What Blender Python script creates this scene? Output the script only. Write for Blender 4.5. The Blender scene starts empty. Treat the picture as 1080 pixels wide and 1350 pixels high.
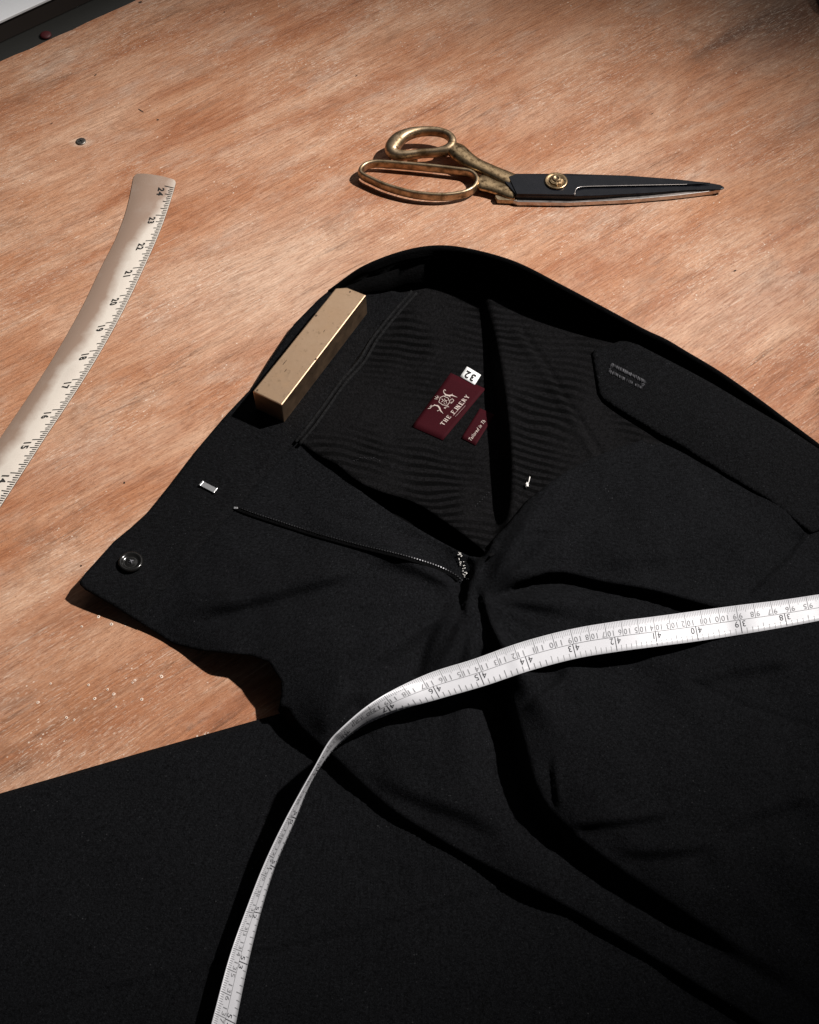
import bpy, bmesh, math, random
import numpy as np
from mathutils import Vector, Matrix
from mathutils.geometry import delaunay_2d_cdt

random.seed(7); np.random.seed(7)
scene = bpy.context.scene
col = scene.collection
R = math.radians

# ------------------------------------------------------------------ camera
TH = R(56.0); FPX = 2000.0; DIST = 0.924
cam_d = bpy.data.cameras.new('camera'); cam = bpy.data.objects.new('camera', cam_d); col.objects.link(cam)
cam.location = (0, -DIST*math.cos(TH), DIST*math.sin(TH)); cam.rotation_euler = (math.pi/2-TH, 0, 0)
cam_d.sensor_fit = 'VERTICAL'; cam_d.sensor_height = 24.0; cam_d.lens = 24.0*FPX/1350.0
cam_d.clip_start = 0.01; cam_d.clip_end = 50
scene.camera = cam

# ------------------------------------------------------------------ world + lamps + exposure
world = bpy.data.worlds.new('World'); scene.world = world; world.use_nodes = True
bg = world.node_tree.nodes['Background']; bg.inputs[0].default_value = (0.80, 0.88, 1.0, 1); bg.inputs[1].default_value = 0.024

def lamp(name, kind, loc, target, energy, color, **kw):
    d = bpy.data.lights.new(name, kind); d.energy = energy; d.color = color
    for k, v in kw.items(): setattr(d, k, v)
    o = bpy.data.objects.new(name, d); col.objects.link(o); o.location = loc
    o.rotation_euler = (Vector(target)-Vector(loc)).to_track_quat('-Z', 'Y').to_euler()
    return o
AIM = Vector((-0.100, 0.080, 0.0)); LDIR = Vector((0.80, 0.25, 1.0)).normalized()
lamp('key_spot', 'SPOT', AIM+LDIR*3.0, AIM, 690.0, (1.0, 0.955, 0.91), spot_size=R(21.0), spot_blend=1.0, shadow_soft_size=0.040)
lamp('added_metal_fill', 'AREA', (0.1, 1.15, 1.15), (0, 0.1, 0), 2.0, (1.0, 0.97, 0.94), shape='RECTANGLE', size=1.1, size_y=0.8)  # added unseen lamp for reflections in the metal parts

vs = scene.view_settings
vs.view_transform = 'Standard'; vs.look = 'None'; vs.exposure = 0.0; vs.gamma = 1.0; vs.use_curve_mapping = False
scene.render.engine = 'CYCLES'

# ------------------------------------------------------------------ maths helpers
CAM = np.array([0, -DIST*math.cos(TH), DIST*math.sin(TH)])
FW = np.array([0, math.cos(TH), -math.sin(TH)]); UP = np.array([0, math.sin(TH), math.cos(TH)]); RT = np.array([1.0, 0, 0])
def U(px, py, hmm=0.0):
    """place of the point seen at photo pixel (px,py) that stands hmm millimetres above the table"""
    px = np.asarray(px, float); py = np.asarray(py, float); h = np.asarray(hmm, float)*0.001
    x = (px-540.0)/FPX; y = -(py-675.0)/FPX
    d = FW + x[..., None]*RT + y[..., None]*UP
    t = (h-CAM[2])/d[..., 2]
    return CAM + d*t[..., None]
def U1(px, py, h=0.0): return Vector(U(np.array(px), np.array(py), np.array(h)).tolist())

class TPS:
    def __init__(s, pts, smooth=0.0):
        a = np.array(pts, float); s.c = a[:, :2]/500.0; n = len(a)
        K = s.k(s.c, s.c)+np.eye(n)*smooth; P = np.c_[np.ones(n), s.c]
        A = np.zeros((n+3, n+3)); A[:n, :n] = K; A[:n, n:] = P; A[n:, :n] = P.T
        s.w = np.linalg.solve(A, np.r_[a[:, 2], 0, 0, 0])
    @staticmethod
    def k(a, b):
        r2 = ((a[:, None]-b[None])**2).sum(-1); return 0.5*r2*np.log(r2+1e-9)
    def __call__(s, x, y):
        x = np.asarray(x, float); sh = x.shape; p = np.c_[x.ravel(), np.asarray(y, float).ravel()]/500.0
        out = np.empty(len(p))
        for i in range(0, len(p), 8000):
            q = p[i:i+8000]; out[i:i+8000] = s.k(q, s.c)@s.w[:-3]+s.w[-3]+q@s.w[-2:]
        return out.reshape(sh)

def resample(poly, step, closed=False):
    """Catmull-Rom through the points, resampled at an even step"""
    p = np.array(poly, float); n = len(p)
    if closed: q = np.r_[p[-1:], p, p[:2]]; segs = n
    else: q = np.r_[2*p[:1]-p[1:2], p, 2*p[-1:]-p[-2:-1]]; segs = n-1
    out = []
    for i in range(segs):
        p0, p1, p2, p3 = q[i], q[i+1], q[i+2], q[i+3]
        for t in np.linspace(0, 1, 24, endpoint=False):
            out.append(0.5*((2*p1)+(-p0+p2)*t+(2*p0-5*p1+4*p2-p3)*t*t+(-p0+3*p1-3*p2+p3)*t**3))
    out.append(p[0] if closed else p[-1]); out = np.array(out)
    L = np.r_[0, np.cumsum(np.linalg.norm(np.diff(out[:, :2], axis=0), axis=1))]
    m = max(2, int(L[-1]/step)+1); s = np.linspace(0, L[-1], m)
    res = np.stack([np.interp(s, L, out[:, k]) for k in range(out.shape[1])], 1)
    return res[:-1] if closed else res

def polydist(x, y, poly):
    """signed distance (+ on the right hand side when walking the line on screen, y down => right = clockwise) and 0..1 place along it"""
    p = np.array(poly, float)[:, :2]; best = np.full(x.shape, 1e9); sg = np.ones(x.shape); tt = np.zeros(x.shape)
    L = np.r_[0, np.cumsum(np.linalg.norm(np.diff(p, axis=0), axis=1))]
    for i in range(len(p)-1):
        a, b = p[i], p[i+1]; d = b-a; l2 = d@d
        t = np.clip(((x-a[0])*d[0]+(y-a[1])*d[1])/l2, 0, 1)
        ex = x-(a[0]+t*d[0]); ey = y-(a[1]+t*d[1]); r = np.hypot(ex, ey)
        m = r < best
        best = np.where(m, r, best); sg = np.where(m, np.sign(d[0]*ey-d[1]*ex+1e-12), sg); tt = np.where(m, (L[i]+t*math.sqrt(l2))/L[-1], tt)
    return best*sg, tt
def sstep(v): v = np.clip(v, 0, 1); return v*v*(3-2*v)

class Field:
    """height in mm as a smooth drape plus folds"""
    def __init__(s, pts): s.t = TPS(pts); s.cr = []
    def fold(s, poly, amp, w, rec, bump=0.0, bw=30.0, ends=(0.18, 0.18), side=1):
        """walking along poly the cloth on its right hand side drops by amp within w pixels and recovers over rec pixels"""
        s.cr.append(('f', resample(poly, 20)[:, :2], amp, w, rec, bump, bw, ends, side)); return s
    def groove(s, poly, amp, w, ends=(0.15, 0.15)):
        s.cr.append(('g', resample(poly, 20)[:, :2], amp, w, ends)); return s
    def __call__(s, x, y):
        x = np.asarray(x, float); y = np.asarray(y, float); h = s.t(x, y)
        for c in s.cr:
            if c[0] == 'f':
                _, p, amp, w, rec, bump, bw, ends, side = c
                d, t = polydist(x, y, p); d = d*side
                win = sstep(t/max(ends[0], 1e-3))*sstep((1-t)/max(ends[1], 1e-3))
                h = h-win*amp*sstep(d/w)*np.exp(-np.maximum(d-w, 0)/rec)
                if bump: h = h+win*bump*np.exp(-(np.abs(d)/bw)**2)
            else:
                _, p, amp, w, ends = c
                d, t = polydist(x, y, p)
                win = sstep(t/max(ends[0], 1e-3))*sstep((1-t)/max(ends[1], 1e-3))
                h = h-win*amp*np.exp(-(d/w)**2)
        return h
    def at(s, x, y): return float(s(np.array([x]), np.array([y]))[0])
    def normal(s, x, y):
        e = 6.0
        a = U1(x+e, y, s.at(x+e, y))-U1(x-e, y, s.at(x-e, y)); b = U1(x, y-e, s.at(x, y-e))-U1(x, y+e, s.at(x, y+e))
        return a.cross(b).normalized()

# ------------------------------------------------------------------ object helpers
def thing(name, label, cat, loc=(0, 0, 0), group=None):
    o = bpy.data.objects.new(name, None); col.objects.link(o); o.location = loc; o.empty_display_size = 0.02
    o['label'] = label; o['category'] = cat
    if group: o['group'] = group
    return o
def adopt(o, parent):
    o.parent = parent
    m = Matrix.Identity(4); p = parent
    chain = []
    while p: chain.append(p); p = p.parent
    for q in reversed(chain):
        m = m @ q.matrix_parent_inverse @ Matrix.LocRotScale(q.location, q.rotation_euler, q.scale)
    o.matrix_parent_inverse = m.inverted()
def meshobj(name, verts, faces, mat, parent=None, smooth=True, solid=0.0, offset=-1, bevel=0.0, autosm=None):
    me = bpy.data.meshes.new(name)
    me.from_pydata([tuple(map(float, v)) for v in verts], [], [tuple(int(i) for i in f) for f in faces]); me.update()
    bm = bmesh.new(); bm.from_mesh(me); bmesh.ops.recalc_face_normals(bm, faces=bm.faces) if autosm != 'keep' else None; bm.to_mesh(me); bm.free()
    o = bpy.data.objects.new(name, me); col.objects.link(o); me.materials.append(mat)
    if smooth: me.polygons.foreach_set('use_smooth', [True]*len(me.polygons))
    if bevel:
        b = o.modifiers.new('bevel', 'BEVEL'); b.width = bevel; b.segments = 2; b.limit_method = 'ANGLE'; b.angle_limit = R(35); b.harden_normals = True
    if solid:
        s = o.modifiers.new('thick', 'SOLIDIFY'); s.thickness = solid; s.offset = offset
    if parent: adopt(o, parent)
    return o

def cdt_sheet(poly, step, jitter=0.0):
    """fill a pixel polygon with even triangles"""
    p = np.array(poly, float); b = []
    for i in range(len(p)):
        a, c = p[i], p[(i+1) % len(p)]; n = max(1, int(np.hypot(*(c-a))/step))
        for k in range(n): b.append(a+(c-a)*k/n)
    b = np.array(b); nb = len(b)
    x0, y0 = b.min(0); x1, y1 = b.max(0)
    gx, gy = [], []
    r = 0; yy = y0
    while yy < y1:
        xs = np.arange(x0+(step/2 if r % 2 else 0), x1, step); gx.append(xs); gy.append(np.full(len(xs), yy)); yy += step*0.866; r += 1
    gx = np.concatenate(gx); gy = np.concatenate(gy)
    ins = np.zeros(len(gx), bool)
    for i in range(nb):
        ax, ay = b[i]; cx, cy = b[(i+1) % nb]
        m = ((ay > gy) != (cy > gy))
        with np.errstate(divide='ignore', invalid='ignore'):
            xi = ax+(gy-ay)*(cx-ax)/(cy-ay)
        ins ^= m & (gx < xi)
    d, _ = polydist(gx, gy, np.r_[b, b[:1]])
    ins &= np.abs(d) > step*0.45
    pts = np.r_[b, np.c_[gx, gy][ins]]
    v, e, f, _, _, _ = delaunay_2d_cdt([Vector(q.tolist()) for q in pts], [], [list(range(nb))], 1, 1e-4)
    return np.array([tuple(q) for q in v]), [tuple(q) for q in f]
def sheet(name, poly, fn, step, mat, parent, solid=0.0008, offset=-1):
    v, f = cdt_sheet(poly, step)
    w = U(v[:, 0], v[:, 1], fn(v[:, 0], v[:, 1]))
    # faces up
    a, b, c = (w[f[0][i]] for i in range(3))
    me = bpy.data.meshes.new(name)
    if np.cross(b-a, c-a)[2] < 0: f = [q[::-1] for q in f]
    return meshobj(name, w, f, mat, parent, True, solid, offset, autosm='keep')

def frames(path, closed):
    n = len(path); out = []
    for i in range(n):
        a = path[(i-1) % n] if (closed or i > 0) else path[i]; b = path[(i+1) % n] if (closed or i < n-1) else path[i]
        t = (b-a); t /= np.linalg.norm(t)
        side = np.cross(t, [0, 0, 1.0]); l = np.linalg.norm(side); side = side/l if l > 1e-6 else np.array([1.0, 0, 0])
        out.append((t, side, np.cross(side, t)))
    return out
def sweep(path, prof, closed=False, scale=None, twist=None):
    """sweep a 2-D profile [(side,up)] (metres) along a world path; scale: per point (sx,sy)"""
    path = np.array(path, float); fr = frames(path, closed); m = len(prof); V = []; F = []
    for i, (t, sd, up) in enumerate(fr):
        sx, sy = (1, 1) if scale is None else scale[i]
        for (a, b) in prof: V.append(path[i]+sd*a*sx+up*b*sy)
    n = len(path); rng = n if closed else n-1
    for i in range(rng):
        j = (i+1) % n
        for k in range(m): F.append((i*m+k, i*m+(k+1) % m, j*m+(k+1) % m, j*m+k))
    if not closed: F.append(tuple(range(m))[::-1]); F.append(tuple((n-1)*m+k for k in range(m)))
    return V, F
def circ(r, n=8, sx=1, sy=1): return [(r*sx*math.cos(2*math.pi*k/n), r*sy*math.sin(2*math.pi*k/n)) for k in range(n)]
def superel(a, b, n=16, e=3.0):
    out = []
    for k in range(n):
        t = 2*math.pi*k/n; c, s = math.cos(t), math.sin(t)
        out.append((a*math.copysign(abs(c)**(2/e), c), b*math.copysign(abs(s)**(2/e), s)))
    return out
def prism(poly, htop, hbot, name, mat, parent, bevel=0.0004, topfn=None):
    """slab whose top outline is seen at these pixels"""
    top = [U1(x, y, htop if topfn is None else topfn(x, y)) for x, y in poly]; n = len(top)
    V = [tuple(v) for v in top]+[(v.x, v.y, hbot*0.001) for v in top]
    F = [tuple(range(n)), tuple(range(2*n-1, n-1, -1))]+[(i, n+i, n+(i+1) % n, (i+1) % n) for i in range(n)]
    return meshobj(name, V, F, mat, parent, False, bevel=bevel)
def merge(parts):
    V = []; F = []
    for v, f in parts:
        o = len(V); V += [tuple(q) for q in v]; F += [tuple(i+o for i in q) for q in f]
    return V, F
def boxvf(c, ex, ey, ez, hx, hy, hz):
    c, ex, ey, ez = map(np.array, (c, ex, ey, ez)); V = []
    for k in range(8): V.append(c+ex*hx*(1 if k & 1 else -1)+ey*hy*(1 if k & 2 else -1)+ez*hz*(1 if k & 4 else -1))
    return V, [(0, 2, 3, 1), (4, 5, 7, 6), (0, 1, 5, 4), (2, 6, 7, 3), (0, 4, 6, 2), (1, 3, 7, 5)]

# glyph outlines (built-in font) as flat triangles
_gc = {}
def glyph(txt, bold=0.0, shear=0.0):
    k = (txt, bold, shear)
    if k not in _gc:
        c = bpy.data.curves.new('glyph', 'FONT'); c.body = txt; c.size = 1.0; c.offset = bold; c.shear = shear; c.resolution_u = 3; c.space_character = 1.18; c.align_x = 'LEFT'
        o = bpy.data.objects.new('glyph', c); col.objects.link(o)
        bpy.context.view_layer.update(); dg = bpy.context.evaluated_depsgraph_get()
        me = o.evaluated_get(dg).to_mesh()
        v = np.array([(q.co.x, q.co.y) for q in me.vertices]); f = [tuple(q.vertices) for q in me.polygons]
        o.evaluated_get(dg).to_mesh_clear(); bpy.data.objects.remove(o); bpy.data.curves.remove(c)
        x0, y0 = v.min(0); x1, y1 = v.max(0)
        v = (v-[x0, y0])/(y1-y0); _gc[k] = (v, f, (x1-x0)/(y1-y0))
    return _gc[k]

# prepare every glyph while the scene is still empty
for d_ in '0123456789': glyph(d_)
for k_ in range(9, 14): glyph(str(k_))
for k_ in range(13, 25): glyph(str(k_), 0.042)
glyph('32', 0.03); glyph('Tailored in Th', 0.012, 0.35)

# ------------------------------------------------------------------ materials
class NT:
    def __init__(s, name):
        s.m = bpy.data.materials.new(name); s.m.use_nodes = True; s.t = s.m.node_tree; s.n = s.t.nodes; s.l = s.t.links
        s.b = s.n['Principled BSDF']
    def add(s, kind, **kw):
        n = s.n.new(kind)
        for k, v in kw.items():
            if k in n.inputs.keys() if hasattr(n.inputs, 'keys') else False: n.inputs[k].default_value = v
            else: setattr(n, k, v)
        return n
    def link(s, a, b): s.l.new(a, b)
    def coords(s, scale=(1, 1, 1), rot=(0, 0, 0), loc=(0, 0, 0)):
        tc = s.n.new('ShaderNodeTexCoord'); mp = s.n.new('ShaderNodeMapping'); s.link(tc.outputs['Object'], mp.inputs[0])
        mp.inputs['Scale'].default_value = scale; mp.inputs['Rotation'].default_value = rot; mp.inputs['Location'].default_value = loc
        return mp.outputs[0]
    def noise(s, vec, scale=1, detail=4, rough=0.55, dist=0.0):
        n = s.n.new('ShaderNodeTexNoise'); s.link(vec, n.inputs['Vector']); n.inputs['Scale'].default_value = scale
        n.inputs['Detail'].default_value = detail; n.inputs['Roughness'].default_value = rough; n.inputs['Distortion'].default_value = dist
        return n.outputs['Fac']
    def ramp(s, fac, stops, interp='LINEAR'):
        if len(stops) == 2 and all(isinstance(c, (int, float)) for _, c in stops):
            m = s.n.new('ShaderNodeMapRange'); m.clamp = True; s.link(fac, m.inputs[0])
            for i, v in enumerate((stops[0][0], stops[1][0], stops[0][1], stops[1][1])): m.inputs[i+1].default_value = v
            return m.outputs[0]
        r = s.n.new('ShaderNodeValToRGB'); s.link(fac, r.inputs[0]); r.color_ramp.interpolation = interp; e = r.color_ramp.elements
        while len(e) < len(stops): e.new(0.5)
        for q, (p, c) in zip(e, stops):
            q.position = p; q.color = (c, c, c, 1) if isinstance(c, (int, float)) else (*c, 1)
        return r.outputs[0]
    def mix(s, fac, a, b, mode='MIX'):
        m = s.n.new('ShaderNodeMix'); m.data_type = 'RGBA'; m.blend_type = mode
        for sock, v in ((0, fac), (6, a), (7, b)):
            if isinstance(v, (int, float)): m.inputs[sock].default_value = v if sock == 0 else (v, v, v, 1)
            elif isinstance(v, tuple): m.inputs[sock].default_value = (*v, 1)
            else: s.link(v, m.inputs[sock])
        return m.outputs[2]
    def math(s, op, a, b=0.0):
        m = s.n.new('ShaderNodeMath'); m.operation = op
        for i, v in enumerate((a, b)):
            if isinstance(v, (int, float)): m.inputs[i].default_value = v
            else: s.link(v, m.inputs[i])
        return m.outputs[0]
    def bump(s, h, strength=0.3, dist=0.001, prev=None):
        b = s.n.new('ShaderNodeBump'); s.link(h, b.inputs['Height']); b.inputs['Strength'].default_value = strength; b.inputs['Distance'].default_value = dist
        if prev is not None: s.link(prev, b.inputs['Normal'])
        return b.outputs[0]
    def set(s, **kw):
        for k, v in kw.items():
            i = s.b.inputs[k.replace('_', ' ')]
            if hasattr(v, 'is_linked') or hasattr(v, 'links'): s.link(v, i)
            elif isinstance(v, tuple): i.default_value = (*v, 1) if len(v) == 3 else v
            else: i.default_value = v
        return s.m

def simple(name, colr, rough=0.5, metal=0.0, spec=0.5):
    t = NT(name); return t.set(Base_Color=colr, Roughness=rough, Metallic=metal, Specular_IOR_Level=spec)

def mat_wood():
    t = NT('worn_plywood')
    wp = t.noise(t.coords((2.2, 7, 1)), 1.0, 3, 0.5)
    def wc(scale, loc=(0, 0, 0), rot=0.0, bend=0.035):
        # coordinates gently bent so that the grain wanders
        tc = t.n.new('ShaderNodeTexCoord'); a = t.n.new('ShaderNodeCombineXYZ'); t.link(t.math('MULTIPLY', t.math('SUBTRACT', wp, 0.5), bend), a.inputs[1])
        v = t.n.new('ShaderNodeVectorMath'); v.operation = 'ADD'; t.link(tc.outputs['Object'], v.inputs[0]); t.link(a.outputs[0], v.inputs[1])
        m = t.n.new('ShaderNodeMapping'); t.link(v.outputs[0], m.inputs[0]); m.inputs['Scale'].default_value = scale; m.inputs['Location'].default_value = loc; m.inputs['Rotation'].default_value = (0, 0, rot)
        return m.outputs[0]
    broad = t.noise(wc((5, 34, 1)), 1.0, 8, 0.66, 0.5)
    colr = t.ramp(broad, [(0.30, (0.20, 0.070, 0.029)), (0.42, (0.335, 0.136, 0.066)), (0.54, (0.42, 0.210, 0.122)), (0.72, (0.51, 0.315, 0.218))])
    patch = t.noise(wc((8, 13, 1), (3, 1, 0)), 1.0, 7, 0.7, 0.4)
    colr = t.mix(t.ramp(patch, [(0.46, 0.0), (0.68, 0.7)]), colr, (0.555, 0.362, 0.262))
    org = t.noise(wc((9, 34, 1), (0, 7, 0)), 1.0, 7, 0.7, 0.5)
    colr = t.mix(t.ramp(org, [(0.48, 0.0), (0.66, 0.8)]), colr, (0.34, 0.135, 0.060))
    grey = t.noise(wc((14, 30, 1), (8, 4, 0)), 1.0, 6, 0.72)
    colr = t.mix(t.ramp(grey, [(0.54, 0.0), (0.74, 0.55)]), colr, (0.47, 0.375, 0.32))
    # features at their own places on the sheet: brown streaks, orange heart, dark top right, painted light pool
    tc = t.n.new('ShaderNodeTexCoord'); ns = t.n.new('ShaderNodeTexNoise'); t.link(wc((60, 200, 1)), ns.inputs['Vector']); ns.inputs['Scale'].default_value = 1.0; ns.inputs['Detail'].default_value = 4
    v = t.n.new('ShaderNodeVectorMath'); v.operation = 'MULTIPLY_ADD'; t.link(ns.outputs['Color'], v.inputs[0]); v.inputs[1].default_value = (0.008, 0.008, 0); t.link(tc.outputs['Object'], v.inputs[2])
    v2 = t.n.new('ShaderNodeVectorMath'); v2.operation = 'SUBTRACT'; t.link(v.outputs[0], v2.inputs[0]); v2.inputs[1].default_value = (0.004, 0.004, 0)
    gnoise = t.noise(wc((70, 420, 1), (1.7, 2.9, 0)), 1.0, 5, 0.7)
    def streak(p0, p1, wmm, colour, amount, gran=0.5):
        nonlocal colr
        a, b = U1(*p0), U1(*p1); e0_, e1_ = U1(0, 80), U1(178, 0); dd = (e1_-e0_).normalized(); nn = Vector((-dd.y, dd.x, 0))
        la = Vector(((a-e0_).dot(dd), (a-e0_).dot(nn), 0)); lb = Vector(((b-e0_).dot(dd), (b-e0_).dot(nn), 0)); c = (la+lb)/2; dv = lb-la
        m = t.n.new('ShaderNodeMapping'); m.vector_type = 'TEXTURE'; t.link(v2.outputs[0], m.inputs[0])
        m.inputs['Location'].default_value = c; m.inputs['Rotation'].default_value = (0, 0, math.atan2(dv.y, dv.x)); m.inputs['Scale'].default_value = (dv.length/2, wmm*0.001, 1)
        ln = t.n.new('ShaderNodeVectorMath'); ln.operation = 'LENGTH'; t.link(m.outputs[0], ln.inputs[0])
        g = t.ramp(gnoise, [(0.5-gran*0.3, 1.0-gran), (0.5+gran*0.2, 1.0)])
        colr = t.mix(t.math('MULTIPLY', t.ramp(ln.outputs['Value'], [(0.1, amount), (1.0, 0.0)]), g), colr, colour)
    DK = (0.13, 0.06, 0.034)
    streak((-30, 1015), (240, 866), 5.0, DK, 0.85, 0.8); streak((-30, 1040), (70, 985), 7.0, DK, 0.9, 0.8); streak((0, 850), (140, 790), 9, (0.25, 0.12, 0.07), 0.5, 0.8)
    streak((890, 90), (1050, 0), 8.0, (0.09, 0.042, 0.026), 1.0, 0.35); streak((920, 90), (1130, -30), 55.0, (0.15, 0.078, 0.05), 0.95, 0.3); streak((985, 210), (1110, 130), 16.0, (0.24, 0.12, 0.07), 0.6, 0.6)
    streak((404, 346), (486, 306), 2.2, DK, 0.9, 0.7); streak((60, 588), (250, 492), 1.3, DK, 0.7, 0.5); streak((296, 284), (318, 272), 1.6, DK, 0.6, 0.6); streak((292, 388), (330, 368), 1.4, DK, 0.6, 0.6)
    streak((560, 190), (720, 110), 3.0, DK, 0.5, 0.8); streak((960, 380), (1010, 345), 5.0, (0.24, 0.11, 0.06), 0.7, 0.6); streak((830, 300), (1020, 240), 14.0, (0.43, 0.185, 0.085), 0.75, 0.5)
    streak((1020, 300), (1110, 250), 8.0, (0.22, 0.13, 0.09), 0.6, 0.8); streak((20, 420), (150, 350), 5.0, (0.36, 0.17, 0.09), 0.5, 0.7); streak((60, 700), (220, 620), 8.0, (0.40, 0.18, 0.09), 0.5, 0.6)
    streak((88, 189), (126, 185), 6.0, (0.66, 0.56, 0.48), 0.7, 0.4); streak((420, 110), (1100, -120), 50, (0.31, 0.135, 0.066), 0.7, 0.4); streak((900, 330), (1150, 160), 40, (0.34, 0.15, 0.072), 0.6, 0.5); streak((-40, 330), (120, 230), 30, (0.38, 0.17, 0.085), 0.5, 0.5); streak((-60, 1010), (260, 820), 60, (0.34, 0.145, 0.068), 0.8, 0.4); streak((160, 480), (520, 270), 75, (0.60, 0.44, 0.35), 0.7, 0.5); streak((820, 480), (1110, 340), 45, (0.52, 0.36, 0.28), 0.6, 0.6); streak((0, 640), (200, 560), 25, (0.55, 0.38, 0.29), 0.5, 0.6)  # wide bands put the light pool and darker edges into the scuffed wood's colour
    fib = t.noise(wc((17, 640, 1)), 1.0, 8, 0.78)
    fib2 = t.noise(wc((75, 560, 1), (4, 1, 0), 0.05), 1.0, 5, 0.75)
    # thin pale knife and chalk scratches lying at several angles
    for (ang_, sx_, sy_, lo_) in ((0.55, 9, 420, 0.70), (-0.25, 7, 360, 0.715), (1.25, 8, 380, 0.72), (0.10, 6, 520, 0.69)):
        scr = t.noise(wc((sx_, sy_, 1), (ang_*7, sx_, 0), ang_, 0.0), 1.0, 2, 0.5)
        colr = t.mix(t.math('MULTIPLY', t.ramp(scr, [(lo_, 0.0), (lo_+0.035, 0.55)]), t.ramp(t.noise(wc((40, 60, 1), (ang_*3, 2, 0)), 1.0, 4, 0.7), [(0.45, 0.0), (0.62, 1.0)])), colr, (0.68, 0.56, 0.48))
    gran = t.noise(wc((520, 800, 1), (7, 1, 0)), 1.0, 3, 0.75)
    colr = t.mix(1.0, colr, t.ramp(fib, [(0.28, (0.54, 0.46, 0.41)), (0.47, 0.96), (0.70, (1.20, 1.23, 1.25))]), 'MULTIPLY')
    colr = t.mix(1.0, colr, t.ramp(fib2, [(0.30, (0.66, 0.60, 0.56)), (0.50, 1.0), (0.72, (1.13, 1.15, 1.16))]), 'MULTIPLY')
    colr = t.mix(1.0, colr, t.ramp(gran, [(0.28, (0.88, 0.85, 0.83)), (0.50, 1.0), (0.75, (1.06, 1.07, 1.08))]), 'MULTIPLY')
    chk = t.noise(wc((16, 230, 1), (2, 3, 0)), 1.0, 8, 0.76, 0.6)
    gate = t.noise(wc((9, 17, 1), (9, 2, 0)), 1.0, 5, 0.65)
    chkm = t.math('MULTIPLY', t.ramp(chk, [(0.54, 0.0), (0.64, 0.9)]), t.ramp(gate, [(0.50, 0.0), (0.68, 0.9)]))
    colr = t.mix(chkm, colr, (0.17, 0.074, 0.040))
    por = t.noise(wc((260, 1500, 1)), 1.0, 2, 0.5)
    colr = t.mix(t.ramp(por, [(0.61, 0.0), (0.70, 0.7)]), colr, (0.16, 0.07, 0.037))
    # pale scuffs and chalky scratches, more of them in some places
    sg = t.ramp(t.noise(wc((9, 12, 1), (1, 9, 0)), 1.0, 5, 0.7), [(0.44, 0.06), (0.64, 1.0)])
    sc = t.noise(wc((120, 900, 1), (5, 5, 0), 0.10), 1.0, 6, 0.82)
    scm = t.math('MULTIPLY', t.ramp(sc, [(0.54, 0.0), (0.63, 0.95)]), sg)
    colr = t.mix(scm, colr, (0.70, 0.58, 0.50))
    sc2 = t.noise(wc((420, 900, 1), (2, 8, 0), -0.5), 1.0, 3, 0.7)
    colr = t.mix(t.math('MULTIPLY', t.ramp(sc2, [(0.61, 0.0), (0.70, 0.9)]), sg), colr, (0.74, 0.64, 0.57))
    vo = t.n.new('ShaderNodeTexVoronoi'); t.link(wc((260, 360, 1)), vo.inputs['Vector']); vo.inputs['Scale'].default_value = 1.0
    spk = t.math('MULTIPLY', t.ramp(vo.outputs['Distance'], [(0.08, 1.0), (0.19, 0.0)]), t.ramp(t.noise(wc((26, 36, 1), (4, 4, 0)), 1.0, 3, 0.6), [(0.56, 0.0), (0.66, 0.85)]))
    colr = t.mix(spk, colr, (0.80, 0.72, 0.65))
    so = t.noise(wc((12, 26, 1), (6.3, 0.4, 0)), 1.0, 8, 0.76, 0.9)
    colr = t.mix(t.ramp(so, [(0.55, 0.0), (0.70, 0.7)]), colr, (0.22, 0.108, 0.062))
    colr = t.mix(1.0, colr, (0.97, 0.94, 0.875), 'MULTIPLY')
    h2 = t.math('SUBTRACT', t.math('ADD', fib, fib2), t.math('MULTIPLY', chkm, 0.8))
    n1 = t.bump(h2, 0.7, 0.0007); n2 = t.bump(sc, 0.35, 0.0007, n1)
    return t.set(Base_Color=colr, Roughness=t.ramp(fib2, [(0.3, 0.62), (0.7, 0.46)]), Specular_IOR_Level=0.35, Normal=n2)

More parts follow.
